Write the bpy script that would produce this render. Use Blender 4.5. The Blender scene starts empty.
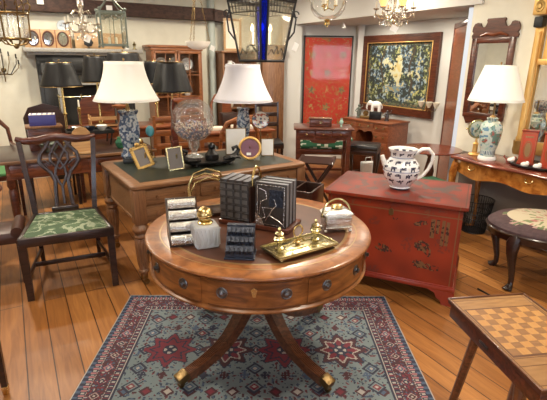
import bpy, bmesh, math, random
from mathutils import Vector, Matrix, noise, Euler
random.seed(4)
PI = math.pi
SC = bpy.context.scene
COL = SC.collection
R = math.radians
V = Vector

# ------------------------------------------------------------------ materials
MATS = {}
def _new(name):
    m = bpy.data.materials.new(name); m.use_nodes = True
    nt = m.node_tree; b = nt.nodes['Principled BSDF']
    MATS[name] = m
    return m, nt, b
def plain(name, c, rough=.5, metal=0, spec=.5, emis=None, es=0, coat=0, bump=0, bscale=60, var=0):
    m, nt, b = _new(name)
    b.inputs['Base Color'].default_value = (*c, 1)
    b.inputs['Roughness'].default_value = rough
    b.inputs['Metallic'].default_value = metal
    b.inputs['Specular IOR Level'].default_value = spec
    b.inputs['Coat Weight'].default_value = coat
    b.inputs['Coat Roughness'].default_value = .12
    if emis:
        b.inputs['Emission Color'].default_value = (*emis, 1); b.inputs['Emission Strength'].default_value = es
    if bump or var:
        tc = nt.nodes.new('ShaderNodeTexCoord'); n = nt.nodes.new('ShaderNodeTexNoise')
        n.inputs['Scale'].default_value = bscale; n.inputs['Detail'].default_value = 4
        nt.links.new(tc.outputs['Object'], n.inputs['Vector'])
        if bump:
            bp = nt.nodes.new('ShaderNodeBump'); bp.inputs['Strength'].default_value = bump; bp.inputs['Distance'].default_value = .01
            nt.links.new(n.outputs['Fac'], bp.inputs['Height']); nt.links.new(bp.outputs['Normal'], b.inputs['Normal'])
        if var:
            r = nt.nodes.new('ShaderNodeValToRGB')
            r.color_ramp.elements[0].position = .3; r.color_ramp.elements[1].position = .7
            r.color_ramp.elements[0].color = (*[x*(1-var) for x in c], 1)
            r.color_ramp.elements[1].color = (*[min(1, x*(1+var)) for x in c], 1)
            nt.links.new(n.outputs['Fac'], r.inputs['Fac']); nt.links.new(r.outputs['Color'], b.inputs['Base Color'])
    return m
def wood(name, c1, c2, rough=.3, scale=6, stretch=(1, 9, 9), coat=.25):
    m, nt, b = _new(name)
    tc = nt.nodes.new('ShaderNodeTexCoord'); mp = nt.nodes.new('ShaderNodeMapping')
    mp.inputs['Scale'].default_value = stretch
    n = nt.nodes.new('ShaderNodeTexNoise'); n.inputs['Scale'].default_value = scale
    n.inputs['Detail'].default_value = 6; n.inputs['Distortion'].default_value = .8
    r = nt.nodes.new('ShaderNodeValToRGB')
    r.color_ramp.elements[0].position = .32; r.color_ramp.elements[1].position = .68
    r.color_ramp.elements[0].color = (*c1, 1); r.color_ramp.elements[1].color = (*c2, 1)
    nt.links.new(tc.outputs['Object'], mp.inputs['Vector']); nt.links.new(mp.outputs['Vector'], n.inputs['Vector'])
    nt.links.new(n.outputs['Fac'], r.inputs['Fac']); nt.links.new(r.outputs['Color'], b.inputs['Base Color'])
    b.inputs['Roughness'].default_value = rough; b.inputs['Coat Weight'].default_value = coat
    b.inputs['Coat Roughness'].default_value = .15
    return m
def painted(name, rough=.5, metal=0, coat=0):
    m, nt, b = _new(name)
    a = nt.nodes.new('ShaderNodeAttribute'); a.attribute_name = 'Col'
    nt.links.new(a.outputs['Color'], b.inputs['Base Color'])
    b.inputs['Roughness'].default_value = rough; b.inputs['Metallic'].default_value = metal
    b.inputs['Coat Weight'].default_value = coat; b.inputs['Coat Roughness'].default_value = .1
    return m
def glassy(name, tint=(1, 1, 1), refl=.5, rough=.03, body=.0, bc=(.8, .8, .8), k=.6):
    m, nt, b = _new(name); nt.nodes.remove(b)
    out = nt.nodes['Material Output']
    tr = nt.nodes.new('ShaderNodeBsdfTransparent'); tr.inputs['Color'].default_value = (*tint, 1)
    gl = nt.nodes.new('ShaderNodeBsdfGlossy'); gl.inputs['Roughness'].default_value = rough
    lw = nt.nodes.new('ShaderNodeLayerWeight'); lw.inputs['Blend'].default_value = refl
    mx = nt.nodes.new('ShaderNodeMixShader')
    mu = nt.nodes.new('ShaderNodeMath'); mu.operation = 'MULTIPLY'; mu.inputs[1].default_value = k
    nt.links.new(lw.outputs['Fresnel'], mu.inputs[0]); nt.links.new(mu.outputs[0], mx.inputs[0]); nt.links.new(tr.outputs[0], mx.inputs[1]); nt.links.new(gl.outputs[0], mx.inputs[2])
    last = mx
    if body:
        df = nt.nodes.new('ShaderNodeBsdfDiffuse'); df.inputs['Color'].default_value = (*bc, 1)
        m2 = nt.nodes.new('ShaderNodeMixShader'); m2.inputs[0].default_value = body
        nt.links.new(mx.outputs[0], m2.inputs[1]); nt.links.new(df.outputs[0], m2.inputs[2]); last = m2
    nt.links.new(last.outputs[0], out.inputs['Surface'])
    return m
def shade(name, c, glow, gc=(1, .86, .66)):
    m, nt, b = _new(name)
    b.inputs['Base Color'].default_value = (*c, 1); b.inputs['Roughness'].default_value = .8
    b.inputs['Emission Color'].default_value = (*gc, 1); b.inputs['Emission Strength'].default_value = glow
    tc = nt.nodes.new('ShaderNodeTexCoord'); w = nt.nodes.new('ShaderNodeTexNoise'); w.inputs['Scale'].default_value = 90
    bp = nt.nodes.new('ShaderNodeBump'); bp.inputs['Strength'].default_value = .15
    nt.links.new(tc.outputs['Object'], w.inputs['Vector']); nt.links.new(w.outputs['Fac'], bp.inputs['Height']); nt.links.new(bp.outputs['Normal'], b.inputs['Normal'])
    return m

wood('walnut_band', (.15, .050, .015), (.34, .13, .04), .3, 5, (3, 3, 3), .12)
wood('table_wood', (.10, .031, .009), (.33, .125, .034), .28, 4, (2, 2, 8), .25)
wood('leg_wood', (.055, .018, .009), (.16, .058, .024), .3)
wood('mahogany', (.042, .011, .006), (.125, .034, .016), .28)
wood('dark_wood', (.012, .005, .004), (.038, .015, .010), .3)
wood('red_wood', (.10, .025, .010), (.24, .068, .024), .3)
wood('mahogany_red', (.13, .035, .014), (.28, .085, .035), .28)
wood('orange_wood', (.14, .042, .012), (.31, .105, .032), .34)
wood('oak', (.125, .054, .022), (.26, .125, .052), .42, 8, (1, 12, 12), .05)
wood('oak_dark', (.12, .05, .02), (.25, .115, .05), .4, 8, (12, 12, 1), .1)
wood('burr', (.22, .062, .010), (.54, .22, .045), .18, 14, (1, 1, 1), .6)
wood('tan_board', (.38, .22, .10), (.52, .33, .17), .5)
wood('maroon_top', (.085, .016, .010), (.19, .042, .024), .2, 5, (1, 5, 5), .35)
wood('beam_wood', (.025, .012, .009), (.075, .035, .025), .7, 4, (1, 8, 8), 0)
wood('cab_wood', (.16, .052, .018), (.32, .12, .042), .38)
wood('box_light', (.38, .20, .08), (.56, .34, .15), .4)
plain('leather_top', (.075, .025, .012), .42, var=.25, bscale=9)
plain('green_leather', (.010, .015, .009), .4, var=.3, bscale=10)
plain('leather', (.055, .020, .012), .4, var=.3, bscale=15)
plain('brass', (.66, .50, .22), .22, 1)
plain('old_brass', (.24, .16, .07), .35, 1, bump=.3)
plain('pale_brass', (.56, .49, .28), .25, 1, bump=.15, bscale=90)
plain('gilt', (.46, .30, .10), .35, .7, bump=.4, bscale=50)
plain('gilt_plain', (.68, .42, .14), .38, .55)
plain('silver', (.70, .68, .65), .25, 1, bump=.5, bscale=110)
plain('pewter', (.16, .16, .17), .35, 1)
plain('iron', (.02, .02, .022), .45, .4, bump=.3)
plain('bronze', (.025, .024, .024), .35, .7)
plain('black_shade', (.006, .006, .007), .45, 0, .35)
plain('black_paint', (.01, .01, .01), .4)
plain('black_leather', (.012, .012, .014), .35)
plain('slate_blue', (.03, .036, .055), .35, .5, bump=.6, bscale=70)
plain('cover_dark', (.035, .028, .026), .4, bump=.4, bscale=80)
plain('gold_print', (.34, .22, .10), .4, .6)
plain('dull_silver', (.13, .12, .115), .4, .4)
plain('pages', (.45, .40, .34), .8)
plain('gray_cloth', (.16, .16, .18), .5, .2, bump=.4, bscale=50)
plain('ceramic', (.78, .77, .74), .15, coat=.5)
plain('cream', (.72, .66, .54), .6)
plain('paper', (.80, .79, .76), .7)
plain('white_marble', (.74, .73, .70), .35)
plain('grey_marble', (.27, .26, .24), .35, var=.2)
plain('soot', (.012, .011, .010), .8)
plain('slate_black', (.012, .0115, .011), .4, var=.3, bscale=6)
plain('mauve', (.20, .09, .13), .7)
plain('velvet_green', (.02, .11, .055), .8, var=.5, bscale=45)
plain('green_cloth', (.09, .25, .09), .8)
plain('purple_black', (.035, .018, .022), .8)
plain('mirror', (.82, .84, .84), .02, 1)
plain('red_lacquer', (.24, .026, .011), .3, coat=.4, bump=.05)
plain('red_print', (.45, .06, .025), .45, bump=.3)
plain('wall_paint', (.68, .66, .56), .85, bump=.12, bscale=8, var=.04)
plain('wall_white', (.60, .59, .56), .8)
plain('ceiling_paint', (.72, .70, .66), .85)
plain('low_wall', (.22, .20, .18), .8)
plain('jamb_daylight', (.55, .66, .85), .5)  # daylight tone put into the jamb's colour
plain('pipe_paint', (.42, .47, .44), .6)
plain('candle', (.85, .80, .68), .6)
plain('flame_bulb', (1, .8, .5), .3, emis=(1, .72, .38), es=9)
plain('spot_bulb', (1, 1, 1), .3, emis=(1, .93, .8), es=25)
plain('teal', (.08, .30, .36), .3)
plain('alabaster', (.74, .70, .62), .35, emis=(1, .9, .75), es=.15)
plain('box_blue', (.05, .05, .22), .5)
plain('box_top', (.72, .66, .60), .6, var=.3, bscale=40)
plain('amber_glass', (.95, .68, .28), .3, emis=(1, .66, .22), es=.9)
plain('crystal', (.72, .66, .55), .12, .75, bump=.5, bscale=60)
plain('verdigris', (.17, .20, .17), .45, .6, bump=.3)
plain('lamp_silk', (.74, .73, .74), .8)
plain('green_glaze', (.35, .52, .45), .2, coat=.4)
shade('shade_cream', (.72, .70, .65), .14)
shade('shade_grey', (.58, .56, .59), .04, (1, .94, .95))
shade('shade_white', (.76, .74, .68), .24)
glassy('glass', (.985, .99, .985), .22)
glassy('glass_lantern', (.985, .98, .95), .22, .06, .05, (.75, .72, .60))
glassy('glass_frost', (.96, .97, .96), .42, .08, .12, (.80, .81, .80))
glassy('glass_globe', (.985, .985, .98), .42, .03, .07, (.8, .8, .78), .5)
glassy('cut_glass', (.98, .98, .98), .5, .06, .38, (.86, .87, .88), .9)
glassy('glass_blue', (.03, .07, .85), .3, .05, .30, (.01, .03, .5))
glassy('panel_glass', (1, 1, 1), .30, .05, 0, (1, 1, 1), .42)
painted('painted_matt', .75)
painted('painted_gloss', .18, 0, .6)
painted('painted_lacquer', .5, 0, 0); MATS['painted_lacquer'].node_tree.nodes['Principled BSDF'].inputs['Specular IOR Level'].default_value = .3
painted('painted_wood', .3, 0, .3)

# floor boards
def floor_material():
    m, nt, b = _new('floor_boards'); N = nt.nodes; Lk = nt.links
    tc = N.new('ShaderNodeTexCoord'); mp = N.new('ShaderNodeMapping'); mp.inputs['Rotation'].default_value = (0, 0, -R(120))
    br = N.new('ShaderNodeTexBrick'); br.inputs['Scale'].default_value = 1
    br.inputs['Brick Width'].default_value = 3.1; br.inputs['Row Height'].default_value = .131
    br.inputs['Mortar Size'].default_value = .0035; br.inputs['Mortar Smooth'].default_value = .2
    br.offset = .37
    br.inputs['Color1'].default_value = (.29, .120, .032, 1); br.inputs['Color2'].default_value = (.46, .215, .066, 1)
    br.inputs['Mortar'].default_value = (.06, .02, .008, 1)
    m2 = N.new('ShaderNodeMapping'); m2.inputs['Scale'].default_value = (1.2, 14, 1)
    n = N.new('ShaderNodeTexNoise'); n.inputs['Scale'].default_value = 2.2; n.inputs['Detail'].default_value = 7; n.inputs['Distortion'].default_value = 1.2
    n2 = N.new('ShaderNodeTexNoise'); n2.inputs['Scale'].default_value = 1.3; n2.inputs['Detail'].default_value = 3
    r = N.new('ShaderNodeValToRGB'); r.color_ramp.elements[0].position = .3; r.color_ramp.elements[1].position = .72
    r.color_ramp.elements[0].color = (.62, .50, .42, 1); r.color_ramp.elements[1].color = (1.15, 1.1, 1.0, 1)
    mx = N.new('ShaderNodeMixRGB'); mx.blend_type = 'MULTIPLY'; mx.inputs[0].default_value = .8
    r2 = N.new('ShaderNodeValToRGB'); r2.color_ramp.elements[0].position = .35; r2.color_ramp.elements[1].position = .65
    r2.color_ramp.elements[0].color = (.75, .68, .62, 1); r2.color_ramp.elements[1].color = (1.1, 1.08, 1.05, 1)
    mx2 = N.new('ShaderNodeMixRGB'); mx2.blend_type = 'MULTIPLY'; mx2.inputs[0].default_value = .7
    Lk.new(tc.outputs['Object'], mp.inputs['Vector']); Lk.new(mp.outputs['Vector'], br.inputs['Vector'])
    Lk.new(mp.outputs['Vector'], m2.inputs['Vector']); Lk.new(m2.outputs['Vector'], n.inputs['Vector'])
    Lk.new(mp.outputs['Vector'], n2.inputs['Vector'])
    Lk.new(n.outputs['Fac'], r.inputs['Fac']); Lk.new(n2.outputs['Fac'], r2.inputs['Fac'])
    Lk.new(br.outputs['Color'], mx.inputs[1]); Lk.new(r.outputs['Color'], mx.inputs[2])
    Lk.new(mx.outputs[0], mx2.inputs[1]); Lk.new(r2.outputs['Color'], mx2.inputs[2])
    Lk.new(mx2.outputs[0], b.inputs['Base Color'])
    bp = N.new('ShaderNodeBump'); bp.inputs['Strength'].default_value = .35; bp.inputs['Distance'].default_value = .004; bp.invert = True
    Lk.new(br.outputs['Fac'], bp.inputs['Height']); Lk.new(bp.outputs['Normal'], b.inputs['Normal'])
    b.inputs['Roughness'].default_value = .38
floor_material()

# ------------------------------------------------------------------ mesh builder
def frame(t, ref):
    t = t.normalized(); s = t.cross(ref)
    if s.length < 1e-4: s = t.cross(V((1, 0, 0)))
    if s.length < 1e-4: s = t.cross(V((0, 1, 0)))
    s.normalize(); return s, s.cross(t).normalized()
class MB:
    def __init__(s): s.bm = bmesh.new(); s.T = Matrix.Identity(4)
    def at(s, x=0, y=0, z=0, rz=0, rx=0, ry=0):
        s.T = Matrix.Translation((x, y, z)) @ Euler((rx, ry, rz)).to_matrix().to_4x4(); return s
    def v(s, p): return s.bm.verts.new(s.T @ V(p))
    def f(s, vs, mat=0):
        try: fc = s.bm.faces.new(vs)
        except ValueError: return None
        fc.material_index = mat; return fc
    def box(s, c, d, mat=0, bev=0, rz=0, rx=0, ry=0, taper=1):
        M = Matrix.Translation(c) @ Euler((rx, ry, rz)).to_matrix().to_4x4()
        vs = []
        for z in (-.5, .5):
            k = taper if z < 0 else 1
            for x, y in ((-.5, -.5), (.5, -.5), (.5, .5), (-.5, .5)):
                vs.append(s.bm.verts.new(s.T @ M @ V((x*d[0]*k, y*d[1]*k, z*d[2]))))
        fs = [s.f([vs[i] for i in q], mat) for q in ((3, 2, 1, 0), (4, 5, 6, 7), (0, 1, 5, 4), (1, 2, 6, 5), (2, 3, 7, 6), (3, 0, 4, 7))]
        if bev:
            es = list({e for f in fs for e in f.edges})
            r = bmesh.ops.bevel(s.bm, geom=es, offset=min(bev, min(d)*.45), segments=2, profile=.5, affect='EDGES')
            for f in r['faces']: f.material_index = mat
        return s
    def lathe(s, prof, c=(0, 0, 0), n=24, mat=0, cap=True, sx=1, sy=1, ang=None, rot=0, tilt=None):
        M = Matrix.Translation(c) @ (tilt.to_matrix().to_4x4() if tilt else Matrix.Identity(4))
        rings = []; full = ang is None
        a0, a1 = (0, 2*PI) if full else ang
        for r, z in prof:
            k = n if full else n+1
            rings.append([s.bm.verts.new(s.T @ M @ V((r*sx*math.cos(rot+a0+(a1-a0)*i/n), r*sy*math.sin(rot+a0+(a1-a0)*i/n), z))) for i in range(k)])
        for a, b in zip(rings, rings[1:]):
            for i in range(n):
                j = (i+1) % n if full else i+1
                s.f([a[i], a[j], b[j], b[i]], mat)
        if cap and full:
            if prof[0][0] > 1e-5: s.f(rings[0][::-1], mat)
            if prof[-1][0] > 1e-5: s.f(rings[-1], mat)
        return s
    def ring_poly(s, polys, mat=0, caps=True, closed=True):
        rs = [[s.v(p) for p in poly] for poly in polys]
        n = len(rs[0])
        for a, b in zip(rs, rs[1:]):
            for i in range(n if closed else n-1): s.f([a[i], a[(i+1) % n], b[(i+1) % n], b[i]], mat)
        if caps: s.f(rs[0][::-1], mat); s.f(rs[-1], mat)
        return s
    def prism(s, poly, d0, d1, axis='z', mat=0):
        def P(p, d):
            return {'z': (p[0], p[1], d), 'y': (p[0], d, p[1]), 'x': (d, p[0], p[1])}[axis]
        return s.ring_poly([[P(p, d0) for p in poly], [P(p, d1) for p in poly]], mat)
    def tube(s, pts, r=.01, n=8, mat=0, ref=(0, 0, 1), closed=False, flat=1, square=False):
        pts = [V(p) for p in pts]; m = len(pts); rr = r if isinstance(r, (list, tuple)) else [r]*m
        polys = []; off = PI/4 if square else 0
        if square: n = 4
        prev = None
        for i, p in enumerate(pts):
            a = pts[(i-1) % m] if (closed or i > 0) else p; b = pts[(i+1) % m] if (closed or i < m-1) else p
            t = b-a
            sd, up = frame(t, V(ref))
            polys.append([p + sd*math.cos(2*PI*k/n+off)*rr[i] + up*math.sin(2*PI*k/n+off)*rr[i]*flat for k in range(n)])
        if closed: polys.append(polys[0])
        s.ring_poly(polys, mat, not closed)
        if closed: bmesh.ops.remove_doubles(s.bm, verts=s.bm.verts, dist=1e-6)
        return s
    def sphere(s, c, r, mat=0, n=16, sx=1, sy=1, sz=1, m=None):
        m = m or max(6, n//2)
        return s.lathe([(r*math.sin(PI*i/m), -r*math.cos(PI*i/m)*sz) for i in range(m+1)], c, n, mat, False, sx, sy)
    def grid(s, fn, nu, nv, mat=0, closeu=False):
        vs = [[s.v(fn(i/nu, j/nv)) for i in range(nu + (0 if closeu else 1))] for j in range(nv+1)]
        for j in range(nv):
            for i in range(nu):
                k = (i+1) % nu if closeu else i+1
                s.f([vs[j][i], vs[j][k], vs[j+1][k], vs[j+1][i]], mat)
        return s
    def obj(s, name, mats, parent=None, paint=None, smooth=35, solid=0):
        bmesh.ops.remove_doubles(s.bm, verts=s.bm.verts, dist=1e-6)
        bmesh.ops.recalc_face_normals(s.bm, faces=s.bm.faces)
        me = bpy.data.meshes.new(name); s.bm.to_mesh(me); s.bm.free()
        for m in (mats if isinstance(mats, (list, tuple)) else [mats]): me.materials.append(MATS[m])
        if smooth:
            me.shade_smooth(); me.set_sharp_from_angle(angle=R(smooth))
        o = bpy.data.objects.new(name, me); COL.objects.link(o)
        if parent: o.parent = parent
        if solid:
            md = o.modifiers.new('thick', 'SOLIDIFY'); md.thickness = solid; md.offset = 0
        if paint:
            at = me.color_attributes.new('Col', 'BYTE_COLOR', 'CORNER')
            for p in me.polygons:
                c = paint(p.center, p.normal)
                for li in p.loop_indices: at.data[li].color = (*c, 1)
        return o
def T(name, label, cat, loc=(0, 0, 0), rz=0, group=None):
    o = bpy.data.objects.new(name, None); COL.objects.link(o); o.empty_display_size = .1
    o.location = loc; o.rotation_euler = (0, 0, rz); o['label'] = label; o['category'] = cat
    if group: o['group'] = group
    return o
def tag(o, label, cat, group=None, loc=None, rz=None, kind=None):
    if label: o['label'] = label
    if cat: o['category'] = cat
    if group: o['group'] = group
    if kind: o['kind'] = kind
    if loc is not None: o.location = loc
    if rz is not None: o.rotation_euler = (0, 0, rz)
    return o
def struct(o, label=None):
    o['kind'] = 'structure'
    if label: o['label'] = label
    return o
def dup(root, loc, rz, label=None, cat=None, group=None, scale=None):
    r = root.copy(); COL.objects.link(r); r.location = loc; r.rotation_euler = (0, 0, rz)
    if label: r['label'] = label
    if group: r['group'] = group
    if scale: r.scale = (scale,)*3
    for ch in list(root.children):
        c = ch.copy(); COL.objects.link(c); c.parent = r
        for g in ch.children:
            d = g.copy(); COL.objects.link(d); d.parent = c
    return r
def ns(p, s, seed=0): return noise.noise(V(p)*s + V((seed*7.3, seed*3.1, seed)))
def mix(a, b, t): t = max(0, min(1, t)); return tuple(x+(y-x)*t for x, y in zip(a, b))
A = V((-.5, .866, 0)); Nn = V((.866, .5, 0)); P0 = V((1.98, 4.42, 0))
RZW = math.atan2(-.866, .5)      # rotation whose local +x runs along the right wall towards the shop front, local +y into the wall

# ================================================================== SETTING
o = MB().box((.6, 2.8, -.05), (12.6, 12.6, .1)).obj('floor', 'floor_boards', smooth=0); struct(o)
o = MB().box((.6, 2.8, 2.56), (12.6, 12.6, .1)).obj('ceiling', 'ceiling_paint', smooth=0); struct(o)
# wall behind the fireplace and cabinets
RZL = R(30)
def Lp(t, off=0, z=0):          # point on the fireplace wall, t metres left of its right end, off metres out of it
    return V((-.45-.866*t+.5*off, 7.5-.5*t-.866*off, z))
m = MB().at(*Lp(2.1, -.1), RZL); m.box((0, 0, 1.25), (6.0, .2, 2.6)); struct(m.obj('wall_back', 'wall_paint', smooth=0))
m = MB().box((-4.75, 1.0, 1.25), (.2, 8.4, 2.6)); struct(m.obj('wall_left', 'wall_paint', smooth=0))
# pier and the end wall of the niche
m = MB().box((.26, 7.62, 1.25), (.3, .62, 2.6)); struct(m.obj('trim_1', 'wall_white', smooth=0), 'white plastered pier left of the red panel')
m = MB().box((1.0, 7.52, 1.25), (1.5, .16, 2.6)); struct(m.obj('wall_niche_end', 'wall_white', smooth=0))
m = MB().box((1.31, 7.34, 1.05), (.09, .2, 2.1)); struct(m.obj('trim_2', 'wall_white', smooth=0), 'narrow white pilaster between red panel and tapestry')
# niche long wall
c = P0+Nn*1.02+A*1.5; m = MB().at(c.x, c.y, 0, RZW).box((0, 0, 1.25), (3.6, .2, 2.6)); struct(m.obj('wall_niche_side', 'wall_white', smooth=0))
# dropped header over the niche
c = P0+A*1.75+Nn*.44; m = MB().at(c.x, c.y, 0, RZW).box((0, 0, 2.31), (3.3, .93, .42)); struct(m.obj('ceiling_header', 'wall_white', smooth=0), 'white dropped header over the niche')
# right wall
c = P0+A*.2-A*4.4+Nn*.46; m = MB().at(c.x, c.y, 0, RZW).box((0, 0, 1.25), (8.8, .92, 2.6)); struct(m.obj('wall_right', 'wall_paint', smooth=0))
c = P0-A*3.9-Nn*.006; m = MB().at(c.x, c.y, 0, RZW).box((0, 0, .36), (8.0, .012, .72)); struct(m.obj('trim_3', 'low_wall', smooth=0), 'darker grey lower band of the right wall')  # lower wall drawn as a darker grey strip
c = P0+A*.225-Nn*.0+Nn*.1; m = MB().at(c.x, c.y, 0, RZW).box((0, 0, 1.04), (.05, .2, 2.08)); struct(m.obj('trim_4', 'jamb_daylight', smooth=0), 'door jamb at the end of the right wall, coloured pale blue as daylight')  # strip of outside light beside the door, painted as a pale blue jamb
c = P0-A*3.9-Nn*.02; m = MB().at(c.x, c.y, 0, RZW).box((0, 0, .07), (8.0, .02, .14)); struct(m.obj('baseboard_right', 'low_wall', smooth=0))
m = MB().box((.88, 7.43, .07), (.9, .02, .14)); struct(m.obj('baseboard_niche', 'wall_white', smooth=0))
# shop front behind the camera, two windows
m = MB()
xs = [-4.8, -2.9, -1.0, 1.4, 3.3, 6.8]
for i in range(5):
    x0, x1 = xs[i], xs[i+1]
    if i in (1, 3):
        m.box(((x0+x1)/2, -3.1, .4), (x1-x0, .2, .9)); m.box(((x0+x1)/2, -3.1, 2.35), (x1-x0, .2, .4))
    else: m.box(((x0+x1)/2, -3.1, 1.25), (x1-x0, .2, 2.6))
struct(m.obj('wall_front', 'wall_white', smooth=0))
for k, (x0, x1) in enumerate(((-2.9, -1.0), (1.4, 3.3))):
    m = MB()
    for i in range(5): m.box((x0+(x1-x0)*i/4, -3.08, 1.5), (.04, .06, 1.3))
    for j in range(4): m.box(((x0+x1)/2, -3.08, .87+1.26*j/3), (x1-x0, .06, .04))
    struct(m.obj('window_%d' % (k+1), 'wall_white', smooth=0))
# beam
a = Lp(1.75, .1); m = MB().at(a.x, a.y, 0, RZL)
m.box((-.7, 0, 2.20), (3.7, .16, .17), bev=.012)
m.prism([(1.1, 2.28), (1.32, 2.26), (1.4, 2.18), (1.43, 2.07), (1.33, 2.10), (1.1, 2.12)], -.08, .08, 'y')
struct(m.obj('trim_5', 'beam_wood'), 'dark old timber ceiling beam')
a = Lp(.62, .05); m = MB().at(a.x, a.y, 0).lathe([(.055, 0), (.055, 2.5)], n=14); struct(m.obj('trim_6', 'pipe_paint'), 'pale green pipe running up between the cabinets')
for i, (t, z) in enumerate(((2.9, 2.22), (2.1, 2.20), (2.45, 2.24))):
    a = Lp(t, .21, z); o = MB().box((0, 0, 0), (.075, .006, .055), 0).obj('price_tag', 'paper', smooth=0)
    tag(o, ('white paper tag on the dark beam above the oval mirrors', 'white paper tag on the dark beam nearest the square lantern', 'white paper tag on the dark beam above the white plate')[i], 'tag', None, a, RZL)

# ------------------------------------------------------------------ RUG
RX, RY = .885, .61
MED = [-.485, -.165, .16, .48]
def rug_col(c, n):
    if n.z < .5: return (.10, .08, .09)
    x, y = c.x, c.y
    d = min(RX-abs(x), RY-abs(y))
    navy, red, crm, blu, wine, fld, pink, teal = (.018, .020, .045), (.15, .018, .032), (.34, .31, .28), (.055, .085, .14), (.055, .014, .02), (.155, .195, .20), (.33, .13, .14), (.13, .19, .22)
    edge = (RX-abs(x)) < (RY-abs(y))
    s = y if edge else x
    if d < .008: return crm
    if d < .03: return navy if math.sin(s*170) > -.2 else blu
    if d < .058:
        k = (s*30) % 1
        return crm if abs(k-.5) < .13 and abs(d-.044) < .008 else (pink if abs(k) < .18 or k > .82 else navy)
    if d < .064: return crm if int(s*200) % 2 else wine
    if d < .148:
        p = s/.105; k = p-math.floor(p)-.5; q = (d-.106)/.042; i = int(math.floor(p))
        r = abs(k)*1.6+abs(q)*.75
        if r < .16: return crm
        if r < .34: return (navy, blu, wine)[i % 3]
        if r < .52: return (red, pink, red)[i % 3] if (abs(k)*9+abs(q)*4) % 1 > .3 else crm
        if r < .60: return navy
        h = noise.noise(V((x*70, y*70, 3)))
        return crm if h > .45 else (blu if h > .22 else (wine if h > -.25 else red))
    if d < .154: return crm if int(s*200) % 2 else wine
    if d < .182:
        k = (s*30+.5) % 1
        return crm if abs(k-.5) < .13 and abs(d-.168) < .008 else (navy if abs(k) > .2 else red)
    if d < .19: return crm
    if d < .198: return navy
    # field
    for i, mx in enumerate(MED):
        dx, dy = x-mx, y-.0
        if abs(dx) < .165 and abs(dy) < .17:
            a = math.atan2(dy, dx); r = math.hypot(dx, dy)
            st = .128*(1+.17*math.cos(8*a)*1)
            if abs(math.cos(4*a)) > .96: st *= 1.06
            if r < .016: return navy
            if r < .034: return crm if abs(math.sin(2*a)) < .75 else navy
            if r < .042: return navy
            if r < st*.62: return red if (i % 2 == 0) or math.cos(8*a) > -.3 else navy
            if r < st*.72: return navy if i % 2 == 0 else crm
            if r < st*.93: return red if i % 2 == 0 else wine
            if r < st: return navy
    # small motifs
    for mx in (-.325, 0, .32, -.62, .62):
        for my in (-.3, -.16, .0, .16, .3):
            dx, dy = x-mx, y-my
            ax, ay = abs(dx), abs(dy); r = max(ax, ay)
            if ax+ay < .05:
                if ax+ay < .012: return crm
                if ax+ay < .026: return (red, blu)[int(abs(mx*10)+abs(my*20)) % 2]
                if ax+ay < .034: return fld
                return navy
    for i in range(-6, 7):
        for sy in (-1, 1):
            dx, dy = x-i*.107, y-sy*.335
            if abs(dx)+abs(dy) < .036: return (wine if abs(dx)+abs(dy) > .02 else ((blu, red, crm)[i % 3]))
            dx, dy = x-(i+.5)*.107, y-sy*.215
            k = abs(dx)*1.3+abs(dy)
            if k < .034 and (abs(dx) < .007 or abs(dy) < .007 or k > .026): return (navy, wine, blu)[i % 3]
    h = noise.noise(V((x*48, y*48, 9)))
    if h > .30: return blu if h > .45 else navy
    if h < -.36: return wine if h < -.45 else red
    return mix(fld, (.15, .19, .20), ns((x, y, 0), 14)+.5)
m = MB(); nu, nv = 300, 206
m.grid(lambda u, v: ((u-.5)*2*RX, (v-.5)*2*RY, .010+.0012*math.sin(u*23)*math.sin(v*17)), nu, nv)
m.ring_poly([[(-RX, -RY, 0), (RX, -RY, 0), (RX, RY, 0), (-RX, RY, 0)], [(-RX, -RY, .010), (RX, -RY, .010), (RX, RY, .010), (-RX, RY, .010)]], 0, False)
rug = m.obj('oriental_rug', 'painted_matt', paint=rug_col, smooth=0)
tag(rug, 'oriental wool rug with red star medallions lying under the round drum table', 'rug', None, (-.09, 2.16, .001), R(.8))

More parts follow.
